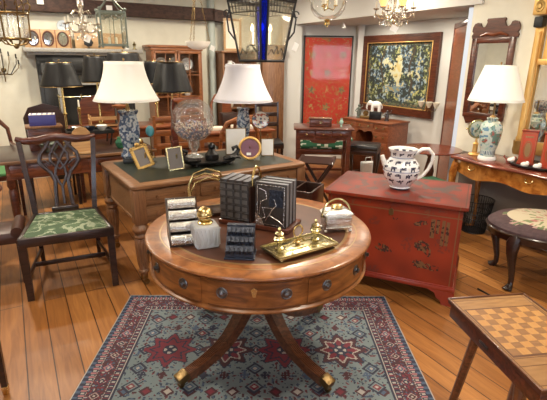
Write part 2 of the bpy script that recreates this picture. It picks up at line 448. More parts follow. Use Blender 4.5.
# ------------------------------------------------------------------ DRUM TABLE
dt = T('drum_table', 'round drum table with leather top, knobbed drawers and splayed reeded legs', 'table', (-.076, 2.208, 0.012))
m = MB(); m.lathe([(.50, .700), (.565, .702), (.578, .708), (.583, .716), (.580, .724), (.572, .728), (.44, .728)], n=96)
m.obj('tabletop', 'walnut_band', dt)
m = MB(); m.lathe([(0, .7286), (.452, .7286)], n=96, cap=False); m.obj('leather_inset', 'leather_top', dt, smooth=0)
m = MB(); m.lathe([(.452, .7288), (.458, .7292), (.466, .7288)], n=96, cap=False); m.lathe([(.505, .7288), (.508, .7292), (.511, .7288)], n=96, cap=False); m.obj('inlay_ring', 'gold_print', dt)
m = MB(); m.lathe([(.0, .546), (.560, .546), (.568, .551), (.568, .558), (.560, .563), (.555, .566), (.555, .702), (.0, .702)], n=96, cap=False); m.obj('frieze', 'table_wood', dt)
for k in range(8):
    a0 = -PI/2 + k*PI/4; h = R(20.8)
    m = MB()
    def arcp(r, z): return [((r+.02)*math.cos(a0-h+2*h*i/12), (r+.02)*math.sin(a0-h+2*h*i/12), z) for i in range(13)]
    m.ring_poly([arcp(.530, .572)+arcp(.5395, .572)[::-1], arcp(.530, .694)+arcp(.5395, .694)[::-1]])
    dr = m.obj('drawer', 'table_wood', dt)
    for rr, z0, z1 in ((.5395, .573, .5765), (.5395, .6885, .692)):
        mm = MB(); mm.ring_poly([arcp(.540, z0)+arcp(rr+.0015, z0)[::-1], arcp(.540, z1)+arcp(rr+.0015, z1)[::-1]]); mm.obj('bead_moulding', 'leg_wood', dr)
    for s in (-1, 1):
        aa = a0 + s*R(14 if k % 2 == 0 else 11)
        mm = MB(); q = V((0, 0, 1)).rotation_difference(V((math.cos(aa), math.sin(aa), 0)))
        mm.lathe([(0, .0), (.0255, .0), (.0265, .003), (.023, .0055), (.019, .003), (.013, .004), (.009, .008), (.011, .013), (.012, .016), (.007, .019), (0, .020)], (.5590*math.cos(aa), .5590*math.sin(aa), .637), 14, cap=False, tilt=q.to_euler())
        mm.obj('knob', 'pewter', dr)
    if k == 0:
        mm = MB(); mm.prism([(-.011, .650), (-.014, .662), (0, .672), (.014, .662), (.011, .650), (.006, .628), (-.006, .628)], -.563, -.558, 'y'); mm.obj('escutcheon', 'pale_brass', dr)
m = MB(); m.lathe([(.0, .24), (.04, .24), (.062, .26), (.066, .35), (.06, .38), (.045, .44), (.062, .50), (.07, .52), (.16, .54), (.17, .548)], n=28, cap=False)
m.lathe([(.0, .20), (.03, .215), (.05, .242)], n=20, cap=False); m.obj('pedestal', 'leg_wood', dt)
for k in range(4):
    a = R(-45-1.4+90*k)
    m = MB().at(rz=a)
    prof = [(.045, .355), (.085, .320), (.12, .270), (.165, .215), (.225, .160), (.30, .118), (.395, .088), (.495, .068)]
    for j in range(-2, 3):
        m.tube([(r, j*.0125*(1-.25*i/7), z+.002) for i, (r, z) in enumerate(prof)], [.0085]*8, 6, 0, (0, 1, 0))
    m.tube([(r, 0, z-.022) for r, z in prof], [.048, .048, .046, .044, .041, .038, .036, .034], 4, 0, (0, 1, 0), square=True, flat=1)
    lg = m.obj('leg', 'leg_wood', dt)
    m = MB().at(rz=a); m.box((.510, 0, .056), (.06, .056, .044), bev=.005, ry=R(18)); m.obj('brass_cap', 'old_brass', lg)
    m = MB().at(rz=a)
    m.tube([(.515, 0, .040), (.515, 0, .028)], .008); m.tube([(.519, -.011, .015), (.519, .011, .015)], .0145, 14); m.obj('castor', 'old_brass', lg)

# ------------------------------------------------------------------ RED CHEST
def chest_col(c, n):
    red, red2, dk, gd = (.27, .032, .009), (.17, .021, .007), (.045, .018, .012), (.16, .075, .028)
    base = mix(red, red2, .5+ns(c, 7, 1)); w = ns((c.x*1.3, c.y, c.z), 16, 2); h0 = ns(c, 40, 4)
    if n.z > .5:
        x, y = c.x, c.y
        col = mix((.20, .028, .016), (.11, .020, .014), .5+ns(c, 6, 3))
        if w > .22 and abs(x) < .42 and abs(y) < .26: col = mix(col, (.07, .05, .045), .75)
        if .40 > x > .02 and y > .02 and abs((y-.1)*6-math.sin(x*20)*.5) < .35 and w > -.2: col = mix(col, (.06, .05, .045), .8)
        if abs(abs(x)-.455) < .004 or abs(abs(y)-.30) < .004: col = dk
        return col
    if n.y < -.5:
        x, z = c.x, c.z
        if abs(abs(x)-.425) < .003 or abs(z-.625) < .003 or abs(z-.15) < .003: return gd
        if z > .60 and h0 > .35 and w > .2: return mix(base, gd, .3)
        if (abs(x) > .432 or z < .14 or z > .632) and w > .3 and h0 > .1: return mix(base, (.12, .05, .025), .6)
        def el(cx, cz, rx, rz, a=0):
            dx, dz = x-cx, z-cz; ca, sa = math.cos(a), math.sin(a)
            return (((dx*ca+dz*sa)/rx)**2+((-dx*sa+dz*ca)/rz)**2)
        h = ns((x, 0, z), 60, 5)
        for e in (el(-.02, .34, .055, .022, -.5), el(-.05, .325, .05, .012, -.2), el(.22, .40, .05, .038), el(.255, .38, .025, .05, .3), el(.27, .26, .085, .022, -.12), el(.21, .265, .04, .03), el(-.36, .57, .035, .03), el(.03, .57, .018, .012), el(.20, .56, .05, .018, .3)):
            if e < 1: return gd if h > .12 else (dk if h > -.22 else base)
        for cx, z0, z1, wd in ((.275, .47, .60, .011), (.305, .50, .60, .008), (.34, .42, .60, .013), (.37, .43, .59, .010)):
            if abs(x-cx) < wd and z0 < z < z1: return gd if h > -.2 else dk
        if ns((x, 0, z), 9, 8) > .42 and h > 0: return mix(base, (.12, .03, .02), .6)
        return base
    if abs(abs(c.y)-.27) < .004: return gd
    return mix(base, (.2, .02, .012), .3)
u = V((.911, -.411, 0)); v = V((.411, .911, 0)); cc = V((.355, 3.03, 0))+u*.4745+v*.32
ch = T('red_chest', 'red lacquered chest with worn gilt figures and bracket feet, standing right of the drum table', 'chest', (cc.x, cc.y, 0), math.atan2(-.411, .911))
def panelbox(m, x0, x1, y0, y1, z0, z1, n=60):
    W, D, H = x1-x0, y1-y0, z1-z0
    st = max(W, D, H)/n
    a, b, c_ = max(1, int(W/st)), max(1, int(D/st)), max(1, int(H/st))
    m.grid(lambda p, q: (x0+W*p, y0, z0+H*q), a, c_); m.grid(lambda p, q: (x1-W*p, y1, z0+H*q), 4, 2)
    m.grid(lambda p, q: (x1, y0+D*p, z0+H*q), b, c_); m.grid(lambda p, q: (x0, y1-D*p, z0+H*q), b, c_)
    m.grid(lambda p, q: (x0+W*p, y0+D*q, z1), a, b); m.grid(lambda p, q: (x0+W*p, y1-D*q, z0), 2, 2)
m = MB(); panelbox(m, -.447, .447, -.292, .292, .115, .69, 130); m.obj('body', 'painted_lacquer', ch, paint=chest_col, smooth=0)
m = MB(); panelbox(m, -.474, .474, -.32, .32, .692, .712, 130)
m.box((0, 0, .686), (.925, .615, .012), bev=.004); m.obj('lid', 'painted_lacquer', ch, paint=chest_col, smooth=0)
m = MB(); m.box((0, 0, .115), (.925, .605, .03), bev=.006); m.box((0, 0, .135), (.91, .598, .014), bev=.005); m.obj('base_moulding', 'red_lacquer', ch)
for sx in (-1, 1):
    for sy in (-1, 1):
        m = MB(); pr = [(0, .10), (0, 0), (.075, 0), (.082, .03), (.11, .045), (.125, .08), (.17, .10)]
        m.prism([(sx*(.462-a), b) for a, b in pr], sy*.30, sy*.275, 'y')
        m.prism([(sy*(.302-a), b) for a, b in pr], sx*.462, sx*.437, 'x'); m.obj('bracket_foot', 'red_lacquer', ch)
m = MB(); m.prism([(-.016, .0), (-.016, .03), (0, .045), (.016, .03), (.016, 0), (0, -.012)], -.2945, -.291, 'y'); 
for vv in m.bm.verts: vv.co.z += .595
m.obj('lock_plate', 'old_brass', ch)

# ------------------------------------------------------------------ JUG
jg = T('pottery_jug', 'white pottery jug printed with dark animals, standing on the red chest', 'jug', (.905, 3.09, .7125), R(-10)); jg.scale = (1.04, 1.04, 1.14)
def jug_col(c, n):
    w = (.72, .72, .74); a = math.atan2(c.y, c.x); z = c.z
    if z < .012 or (.018 < z < .022): return (.04, .05, .10)
    for zr, hh, k in ((.06, .014, 10), (.10, .015, 11), (.142, .015, 11), (.178, .011, 10), (.225, .010, 10)):
        if abs(z-zr) < hh:
            p = a/(2*PI)*k+(zr*37 % 1); q = p-math.floor(p)-.5; t = (z-zr)/hh
            body = (q/.28)**2+((t-.25)/.62)**2 < 1; leg = t < 0 and abs(abs(q)-.18) < .05; head = (q-.3)**2*40+(t-.6)**2 < .25
            if body or leg or head:
                return (.035, .038, .07) if ns(c, 200, 2) > -.25 else (.18, .17, .2)
    if abs(z-.122) < .0022 or abs(z-.203) < .0025 or abs(z-.081) < .0015: return (.25, .27, .36)
    return w
m = MB(); m.lathe([(0, 0), (.058, 0), (.066, .004), (.070, .012), (.066, .02), (.088, .045), (.112, .08), (.122, .115), (.118, .150), (.098, .180), (.080, .196), (.077, .208), (.084, .226), (.094, .246), (.098, .252), (.092, .250), (.080, .226), (.073, .205)], n=72, cap=False)
bmesh.ops.subdivide_edges(m.bm, edges=[e for e in m.bm.edges if abs(e.verts[0].co.z-e.verts[1].co.z) > .004], cuts=5)
m.obj('body', 'painted_gloss', jg, paint=jug_col, smooth=60)
m = MB(); m.tube([(.085, 0, .225), (.12, 0, .252), (.165, 0, .255), (.195, 0, .225), (.196, 0, .18), (.175, 0, .13), (.145, 0, .09), (.108, 0, .065)], [.012, .012, .012, .012, .012, .011, .011, .010], 10, 0, (0, 1, 0), flat=1.5); m.obj('handle', 'ceramic', jg)
m = MB(); m.tube([(-.095, 0, .13), (-.115, 0, .155), (-.128, 0, .185), (-.136, 0, .205)], [.020, .018, .015, .014], 10, 0, (0, 1, 0)); m.obj('spout', 'ceramic', jg)

# ------------------------------------------------------------------ WRITING DESK
ud = V((.834, .552, 0)); vd = V((-.552, .834, 0)); F0 = V((-.95, 2.86, 0)); DA = math.atan2(.552, .834)
dc = F0+ud*.74+vd*.45
dk = T('partners_desk', 'oak library desk with green leather top and fluted turned legs, behind the drum table', 'desk', (dc.x, dc.y, 0), DA)
W2, D2 = .74, .45
def rrect(w, d, r, z, n=5):
    out = []
    for cx, cy, a in ((w-r, -d+r, -90), (w-r, d-r, 0), (-w+r, d-r, 90), (-w+r, -d+r, 180)):
        for i in range(n+1): out.append((cx+r*math.cos(R(a+90*i/n)), cy+r*math.sin(R(a+90*i/n)), z))
    return out
m = MB(); m.ring_poly([rrect(W2-.02, D2-.02, .03, .722), rrect(W2-.004, D2-.004, .045, .732), rrect(W2, D2, .05, .742), rrect(W2-.002, D2-.002, .05, .754), rrect(W2-.010, D2-.010, .045, .760)]); m.obj('desktop', 'oak', dk)
m = MB(); m.ring_poly([rrect(W2-.085, D2-.085, .004, .7600), rrect(W2-.085, D2-.085, .004, .7612)]); m.obj('leather_inset', 'green_leather', dk)
m = MB(); m.box((0, 0, .60), (1.40, .82, .245)); m.box((0, 0, .483), (1.415, .835, .02), bev=.005); m.obj('frieze', 'oak', dk, smooth=0)
for sx in (-1, 0, 1):
    for row in (0, 1):
        if sx == 0 and row == 0: continue
        wz = .105; cz = .545+row*.115
        m = MB(); m.box((sx*.455, -.413, cz), (.40 if sx else .46, .02, wz), bev=.006); d_ = m.obj('drawer', 'oak', dk)
        mm = MB(); w_ = .40 if sx else .46
        for sgn in (-1, 1): mm.box((sx*.455, -.424, cz+sgn*(wz/2-.006)), (w_-.02, .004, .004)); mm.box((sx*.455+sgn*(w_/2-.012), -.424, cz), (.004, .004, wz-.012))
        mm.obj('cock_bead', 'oak_dark', d_)
        for s in (-.105, .105):
            mm = MB(); mm.lathe([(0, 0), (.011, 0), (.008, .006), (.007, .012), (.015, .020), (.014, .026), (0, .03)], (sx*.455+s, -.422, cz), 14, cap=False, tilt=Euler((PI/2, 0, 0))); mm.obj('knob', 'oak_dark', d_)
for sx in (-1, 1):
    for sy in (-1, 1):
        x, y = sx*(W2-.055), sy*(D2-.055)
        m = MB(); m.box((x, y, .60), (.085, .085, .25), bev=.006)
        m.lathe([(.036, .475), (.040, .465), (.052, .455), (.058, .435), (.050, .412), (.036, .405), (.046, .392), (.048, .378), (.036, .368)], (x, y, 0), 20, cap=False)
        prof = [(.038, .37), (.048, .35), (.050, .32), (.045, .25), (.040, .18), (.032, .13)]
        nfl = 60
        for (r0, z0), (r1, z1) in zip(prof, prof[1:]):
            P = [[(x+(r*(1-.10*(i % 5 == 0)-.04*(i % 5 in (1, 4))))*math.cos(2*PI*i/nfl), y+(r*(1-.10*(i % 5 == 0)-.04*(i % 5 in (1, 4))))*math.sin(2*PI*i/nfl), z) for i in range(nfl)] for r, z in ((r0, z0), (r1, z1))]
            m.ring_poly(P, 0, False)
        m.lathe([(.032, .13), (.040, .12), (.040, .108), (.026, .095), (.024, .07), (.0, .07)], (x, y, 0), 20, cap=False)
        lg = m.obj('leg', 'oak_dark' if sy > 0 else 'oak_dark', dk)
        mm = MB(); mm.lathe([(.026, .082), (.027, .055), (.012, .045), (.010, .032), (0, .032)], (x, y, 0), 14, cap=False); mm.tube([(x+.012, y-.010, .0215), (x+.012, y+.010, .0215)], .0215, 16); mm.obj('castor', 'old_brass', lg)

# ================================================================== FURNITURE
def taper_leg(m, x, y, z0, z1, w0, w1, dx=0, dy=0):
    P = []
    for z, w, ox, oy in ((z0, w0, dx, dy), (z1, w1, 0, 0)):
        P.append([(x+ox+sx*w/2, y+oy+sy*w/2, z) for sx, sy in ((-1, -1), (1, -1), (1, 1), (-1, 1))])
    return m.ring_poly(P)
def mirror_pts(pts): return [(-x, y, z) for x, y, z in pts]
# ---- green damask chair
def damask(c, n):
    g, l = (.045, .085, .040), (.26, .30, .20)
    if n.z < .3: return g
    h = ns(c, 15, 1); h2 = abs(ns(c, 11, 6)); h3 = ns(c, 34, 3)
    return l if (h2 < .07 or (h > .12 and h3 > .12)) else (mix(g, (.09, .14, .07), .7) if h > 0 else g)
gc = T('mahogany_chair', 'dark mahogany chair with pierced splat back and green damask seat', 'chair', (-1.50, 3.035, 0), R(25))
FW, BW, SD = .285, .215, .26
def seat_pts(s, z, k=0): return [(-(FW-k), -SD+k, z), ((FW-k), -SD+k, z), ((BW-k), SD-k, z), (-(BW-k), SD-k, z)]
m = MB()
m.grid(lambda u, v: ((u-.5)*2*((FW-.012)*(1-v)+(BW-.012)*v), -SD+.012+(2*SD-.04)*v, .447+.030*(1-(abs(u-.5)*2)**4)*(1-(abs(v-.5)*2)**4)), 70, 60)
m.obj('seat', 'painted_matt', gc, paint=damask)
m = MB()
for (x0, y0), (x1, y1) in (((-FW, -SD), (FW, -SD)), ((FW, -SD), (BW, SD)), ((-FW, -SD), (-BW, SD)), ((-BW, SD), (BW, SD))):
    d = V((x1-x0, y1-y0, 0)); m.box(((x0+x1)/2, (y0+y1)/2, .42), (d.length+.02, .026, .062), bev=.004, rz=math.atan2(d.y, d.x))
m.obj('seat_rail', 'dark_wood', gc)
for s in (-1, 1):
    m = MB(); taper_leg(m, s*(FW-.012), -SD+.012, 0, .45, .042, .046); m.obj('leg', 'dark_wood', gc)
    m = MB(); m.tube([(s*(BW-.008), SD+.05, 0), (s*(BW-.008), SD+.02, .2), (s*(BW-.008), SD, .43)], [.020, .022, .026], ref=(0, 1, 0), square=True); m.obj('leg', 'dark_wood', gc)
    m = MB(); m.box((s*(FW+BW-.02)/2, .01, .155), (.018, 2*SD-.02, .032), bev=.003, rz=s*R(7.5)); m.obj('stretcher', 'dark_wood', gc)
    m = MB(); m.tube([(s*(BW-.008), SD, .43), (s*(BW+.005), SD+.02, .60), (s*(BW+.024), SD+.055, .80), (s*(BW+.040), SD+.10, .985)], [.026, .024, .023, .024], ref=(0, 1, 0), square=True, flat=.9); m.obj('back_post', 'dark_wood', gc)
m = MB(); m.box((0, -.015, .155), (FW+BW-.02, .018, .032), bev=.003); m.obj('stretcher', 'dark_wood', gc)
m = MB(); m.box((0, SD+.01, .21), (2*BW-.03, .018, .032), bev=.003); m.obj('stretcher', 'dark_wood', gc)
m = MB()
cr = [(-.275, .118, 1.003), (-.22, .105, .985), (-.13, .10, .985), (-.06, .10, 1.00), (0, .10, 1.008), (.06, .10, 1.00), (.13, .10, .985), (.22, .105, .985), (.275, .118, 1.003)]
m.tube([(x, SD+y, z) for x, y, z in cr], [.018, .026, .030, .030, .032, .030, .030, .026, .018], 10, ref=(0, 1, 0), flat=.6); m.obj('crest_rail', 'mahogany', gc)
m = MB()
def sp(pts, r=.012):
    for q in (pts, mirror_pts(pts)): m.tube([(x, SD+.10-(.985-z)*.165, z) for x, y, z in q], r, 8, ref=(0, 1, 0), flat=.7)
sp([(.055, 0, .98), (.085, 0, .93), (.125, 0, .885), (.138, 0, .83), (.11, 0, .785), (.07, 0, .745), (.045, 0, .68), (.05, 0, .60), (.055, 0, .50), (.075, 0, .45)], .0155)
sp([(.10, 0, .975), (.055, 0, .93), (.022, 0, .875), (.0, 0, .83), (-.028, 0, .78), (-.04, 0, .72), (-.020, 0, .67), (0, 0, .63), (.0, 0, .50)], .011)
sp([(.0, 0, .975), (.030, 0, .93), (.060, 0, .88), (.062, 0, .83), (.030, 0, .79), (.0, 0, .765)], .011)
sp([(.138, 0, .83), (.10, 0, .835), (.060, 0, .80)], .008)
m.box((0, SD+.008, .462), (.19, .026, .05), bev=.006); m.obj('splat', 'dark_wood', gc)

# ---- games table
gt = T('games_table', 'small table with inlaid chequered board top, cropped at the right edge', 'table', (.885, 1.32, 0), R(8.5))
def chess(c, n):
    if n.z < .5: return (.07, .022, .012)
    x, y = c.x, c.y
    lt, dkc = (.42, .225, .075), (.20, .10, .042)
    lt = mix(lt, (.40, .19, .06), .5+ns((x*5, y, 0), 30)); dkc = mix(dkc, (.25, .12, .05), .5+ns((x, y*4, 0), 25))
    bx, by = (x+.135)/.03375, (y+.10)/.03375
    if 0 <= bx < 8 and 0 <= by < 8: return lt if (int(bx)+int(by)) % 2 else dkc
    if -.25 < bx < 8.25 and -.25 < by < 8.25: return (.10, .04, .02)
    if abs(abs(x)-.148) < .0018 or abs(y+.235) < .0018 or abs(y-.235) < .0018 or abs(y+.115) < .0015 or abs(y+.15) < .0015: return (.10, .035, .015)
    return mix((.24, .12, .045), (.31, .165, .065), .5+ns((x, y*4, 0), 20))
m = MB(); panelbox(m, -.16, .16, -.255, .255, .682, .698, 150)
gtop = m.obj('tabletop', 'painted_wood', gt, paint=chess, smooth=0)
m = MB()
for s in (-1, 1): m.box((s*.161, 0, .7), (.006, .516, .008), bev=.002); m.box((0, s*.256, .7), (.32, .006, .008), bev=.002)
m.obj('edge_moulding', 'leg_wood', gt)
m = MB(); m.box((0, 0, .655), (.306, .496, .055), bev=.003); m.obj('apron', 'mahogany', gt)
m = MB(); m.box((-.155, .02, .655), (.005, .05, .012), bev=.002); m.obj('side_catch', 'pewter', gt)
for sx in (-1, 1):
    for sy in (-1, 1):
        m = MB(); m.tube([(sx*.10+(-.02 if sx < 0 else .02), sy*.12-.01, .63), (sx*.13, sy*.17, .3), (sx*.15, sy*.22, .012)], [.017, .015, .011], 8, ref=(0, 1, 0)); m.obj('leg', 'leg_wood', gt)
m = MB(); m.lathe([(0, .18), (.022, .19), (.032, .26), (.022, .34), (.03, .42), (.022, .52), (.05, .63)], n=16, cap=False); m.obj('pedestal', 'leg_wood', gt)

# ---- stool
def needle(c, n):
    d = math.hypot(c.x/.27, c.y/.24)+ns(c, 9, 2)*.22
    if n.z < .3 or d > .84: return mix((.045, .022, .026), (.07, .035, .04), .5+ns(c, 60))
    if d > .78: return (.10, .13, .06) if ns(c, 60) > 0 else (.35, .22, .20)
    h = ns(c, 40, 3)
    return (.16, .20, .09) if h > .33 else ((.34, .14, .12) if h < -.38 else (.48, .42, .30))
st = T('footstool', 'oval stool with cabriole legs and floral needlework seat, beside the burr walnut table', 'stool', (2.02, 3.07, 0), R(-12)); st.scale = (1.27, 1.2, 1)
m = MB(); m.lathe([(0, .505), (.10, .504), (.20, .497), (.265, .478), (.288, .452), (.290, .435), (.28, .425)], n=64, cap=False, sx=1.12, sy=.96)
bmesh.ops.subdivide_edges(m.bm, edges=m.bm.edges[:], cuts=2, use_grid_fill=True); m.obj('seat', 'painted_matt', st, paint=needle)
m = MB(); m.lathe([(.25, .415), (.292, .418), (.298, .430), (.293, .438), (.29, .415), (.285, .375), (.26, .37)], n=64, cap=False, sx=1.12, sy=.96); m.obj('seat_rail', 'dark_wood', st)
for a in (45, 135, 225, 315):
    ca, sa = math.cos(R(a))*1.12, math.sin(R(a))*.96; q = lambda r, z: (ca*r, sa*r, z)
    m = MB(); m.tube([q(.265, .43), q(.290, .37), q(.288, .30), q(.270, .20), q(.252, .10), q(.250, .045), q(.262, .020), q(.275, .004)], [.030, .038, .030, .021, .016, .015, .022, .028], 10, ref=(0, 0, 1) if 0 else (-sa, ca, 0)); m.obj('leg', 'dark_wood', st)

# ---- burr walnut side table
bt = T('side_table', 'burr walnut serpentine side table against the right wall', 'table', (*(P0-A*.14)[:2], 0), RZW)
Lb, Db = 1.45, .455
def serp(x): return -Db+.018*math.cos((x/Lb)*4*PI)-.012
front = [(Lb*i/40, serp(Lb*i/40)) for i in range(41)]
def topring(o_, z): return [(x*(1-.0)+(0 if 0 < x < Lb else (-o_ if x == 0 else o_)), y-o_, z) for x, y in front]+[(Lb+o_, -.03, z), (-o_, -.03, z)]
m = MB(); m.ring_poly([topring(.0, .724), topring(.014, .731), topring(.018, .742), topring(.012, .753), topring(.004, .757)]); m.obj('tabletop', 'maroon_top', bt)
m = MB()
def apron_z(x):
    t = x/Lb; return .595+.018*math.cos(t*6*PI)
N_ = 60
P1 = [[(Lb*i/N_, serp(Lb*i/N_)+.03, apron_z(Lb*i/N_)) for i in range(N_+1)], [(Lb*i/N_, serp(Lb*i/N_)+.03, .724) for i in range(N_+1)]]
P2 = [[(x, y+.02, z) for x, y, z in row] for row in P1]
m.ring_poly([P1[0], P1[1], P2[1], P2[0], P1[0]], 0, False, False)
m.box((.012, -.235, .67), (.02, .41, .11)); m.box((Lb-.012, -.235, .67), (.02, .41, .11)); m.box((Lb/2, -.045, .67), (Lb-.03, .02, .11)); m.obj('frieze', 'burr', bt)
for x0, x1 in ((.06, .36), (.42, 1.03), (1.09, 1.39)):
    m = MB(); z0, z1 = .648, .715
    pts = [(x0+(x1-x0)*i/10) for i in range(11)]
    m.ring_poly([[(x, serp(x)+.026, z) for x in pts]+[(x, serp(x)+.034, z) for x in pts[::-1]] for z in (z0, z1)])
    d_ = m.obj('drawer', 'burr', bt); xm = (x0+x1)/2
    m = MB(); m.tube([(xm-.03, serp(xm)+.020, .685), (xm-.025, serp(xm)+.008, .668), (xm, serp(xm)+.004, .662), (xm+.025, serp(xm)+.008, .668), (xm+.03, serp(xm)+.020, .685)], .004, 6)
    for s in (-1, 1): m.sphere((xm+s*.03, serp(xm)+.022, .686), .008, n=8)
    m.obj('drawer_handle', 'brass', d_)
for x in (.03, Lb-.03):
    for y, s in ((-Db+.02, -1), (-.06, 1)):
        dx = -.012 if x < .5 else .012
        m = MB(); m.tube([(x, y, .70), (x+dx, y+s*.012, .60), (x+dx, y+s*.01, .50), (x, y, .35), (x-dx, y, .18), (x-dx, y, .07), (x, y+s*.012, .02), (x+dx, y+s*.02, .005)], [.030, .036, .030, .021, .016, .015, .020, .026], 10, ref=(0, 1, 0)); m.obj('leg', 'burr', bt)

# ---- maroon table in the niche opening
mt = T('pedestal_table', 'round polished maroon tip-top table on a turned column, behind the jug', 'table', (1.585, 4.45, 0))
m = MB(); m.lathe([(0, .728), (.27, .728), (.292, .733), (.296, .741), (.292, .748), (.27, .750), (0, .750)], n=48, cap=False); m.obj('tabletop', 'maroon_top', mt)
m = MB(); m.lathe([(0, .72), (.06, .72), (.05, .69), (.026, .66), (.034, .60), (.05, .52), (.04, .42), (.025, .38), (.04, .33), (.045, .28), (.03, .22), (0, .2)], n=18, cap=False); m.obj('column', 'leg_wood', mt)
for a in (30, 150, 270):
    m = MB().at(rz=R(a)); m.tube([(.02, 0, .26), (.09, 0, .25), (.16, 0, .16), (.22, 0, .06), (.27, 0, .02), (.30, 0, .015)], [.024, .024, .02, .017, .016, .015], ref=(0, 1, 0)); m.obj('leg', 'leg_wood', mt)
m = MB(); m.box((0, 0, .24), (.34, .30, .48), bev=.03); m.box((0, 0, .50), (.36, .32, .05), bev=.015)
tag(m.obj('ottoman', 'velvet_green'), 'dark green box ottoman beneath the polished tables, seen through the jug handle', 'ottoman', None, (1.44, 4.00, 0), R(20))

# ---- wire basket
wb = T('waste_basket', 'black wire waste basket on the floor under the burr walnut table', 'basket', (1.965, 4.11, 0))
for z, r_ in ((.008, .11), (.15, .128), (.20, .135), (.325, .152)):
    m = MB(); m.tube([(r_*math.cos(2*PI*i/28), r_*math.sin(2*PI*i/28), z) for i in range(28)], .004, 5, closed=True); m.obj('hoop', 'iron', wb)
m = MB()
for i in range(40):
    a = 2*PI*i/40; m.tube([(.11*math.cos(a), .11*math.sin(a), .008), (.152*math.cos(a+.25), .152*math.sin(a+.25), .325)], .0022, 4)
    m.tube([(.11*math.cos(a), .11*math.sin(a), .008), (.152*math.cos(a-.25), .152*math.sin(a-.25), .325)], .0022, 4)
m.obj('wires', 'iron', wb)
m = MB(); m.lathe([(0, 0), (.11, 0), (.112, .006), (0, .006)], n=24, cap=False); m.obj('base', 'iron', wb)

# ---- cord on the floor
m = MB(); m.tube([(1.50, 2.92, .005), (1.56, 2.79, .005), (1.68, 2.72, .005), (1.78, 2.62, .005), (1.82, 2.45, .005), (1.98, 2.30, .005)], .006, 6, ref=(0, 0, 1))
tag(m.obj('power_cord', 'black_paint'), 'black flex lying on the floorboards beyond the games table', 'cord')

# ---- kneehole dressing table (niche)
kd = V((-.616, .788, 0)); kn = V((.788, .616, 0)); kc = V((1.5, 5.9, 0))+kd*.41+kn*.225
kt = T('kneehole_desk', 'reddish mahogany kneehole desk with many knobbed drawers under the tapestry', 'desk', (kc.x, kc.y, 0), math.atan2(-.788, .616))
m = MB(); m.box((0, 0, .785), (.84, .47, .022), bev=.006); m.obj('desktop', 'mahogany_red', kt)
m = MB()
for s in (-1, 1): m.box((s*.285, 0, .415), (.25, .43, .72), bev=.004)
m.box((0, .17, .45), (.33, .06, .65)); m.box((0, 0, .73), (.34, .42, .09)); m.prism([(-.16, .69), (.16, .69), (.16, .60), (.12, .66), (.05, .655), (0, .635), (-.05, .655), (-.12, .66), (-.16, .60)], -.21, -.19, 'y'); m.obj('carcase', 'mahogany_red', kt)
for s in (-1, 1):
    for j, (z, h_) in enumerate(((.72, .085), (.60, .12), (.46, .13), (.31, .14))):
        m = MB(); m.box((s*.285, -.216, z), (.22, .012, h_-.01), bev=.003); d_ = m.obj('drawer', 'mahogany_red', kt)
        for q in (-.06, .06):
            m = MB(); m.lathe([(0, 0), (.007, 0), (.007, .008), (.014, .014), (.012, .02), (0, .023)], (s*.285+q, -.222, z), 10, cap=False, tilt=Euler((PI/2, 0, 0))); m.obj('knob', 'pale_brass', d_)
m = MB(); m.box((0, -.212, .73), (.30, .012, .07), bev=.003); d_ = m.obj('drawer', 'mahogany_red', kt)
for q in (-.08, .08): m = MB(); m.lathe([(0, 0), (.007, 0), (.007, .008), (.014, .014), (.012, .02), (0, .023)], (q, -.218, .73), 10, cap=False, tilt=Euler((PI/2, 0, 0))); m.obj('knob', 'pale_brass', d_)
for sx in (-1, 1):
    for sy in (-1, 1): m = MB(); m.box((sx*.37, sy*.18, .035), (.07, .06, .07), bev=.008, taper=.8); m.obj('foot', 'mahogany_red', kt)

# ---- writing table with box, in front of the red panel
wt = T('writing_table', 'tall slender mahogany writing table with square legs before the red panel', 'table', (.585, 5.40, 0), R(-2))
m = MB(); m.box((0, 0, .815), (.70, .44, .022), bev=.005); m.obj('tabletop', 'mahogany', wt)
m = MB(); m.box((0, 0, .745), (.63, .38, .12)); m.prism([(-.17, .69), (-.13, .655), (0, .64), (.13, .655), (.17, .69)], -.19, -.17, 'y'); m.obj('frieze', 'mahogany', wt)
for x in (-.20, 0, .20):
    m = MB(); m.box((x, -.193, .755), (.18, .01, .08), bev=.002); d_ = m.obj('drawer', 'mahogany', wt)
    m = MB(); m.sphere((x, -.206, .755), .011, n=8); m.obj('knob', 'brass', d_)
for sx in (-1, 1):
    for sy in (-1, 1):
        m = MB(); taper_leg(m, sx*.295, sy*.17, 0, .80, .032, .055); m.obj('leg', 'mahogany', wt)
jb = T('jewellery_box', 'low dark wooden casket with gilt lid studs, on the slender writing table', 'box', (.55, 5.38, .8265), R(-2))
m = MB(); m.box((0, 0, .045), (.26, .15, .08), bev=.004); m.obj('body', 'mahogany', jb)
m = MB(); m.box((0, 0, .093), (.275, .165, .016), bev=.005); m.obj('lid', 'mahogany', jb)
m = MB(); 
for i in range(9): m.sphere((-.11+.0275*i, -.055, .104), .008, n=6)
m.box((0, -.077, .055), (.03, .005, .03)); m.obj('mounts', 'pale_brass', jb)
wv = MB(); wv.lathe([(0, 0), (.018, 0), (.010, .02), (.024, .04), (.026, .06), (.012, .085), (.016, .1), (.010, .1)], n=12, cap=False)
tag(wv.obj('glass_vase', 'green_glaze'), 'tiny pale vase at the right end of the slender writing table', 'vase', None, (.80, 5.36, .8265))

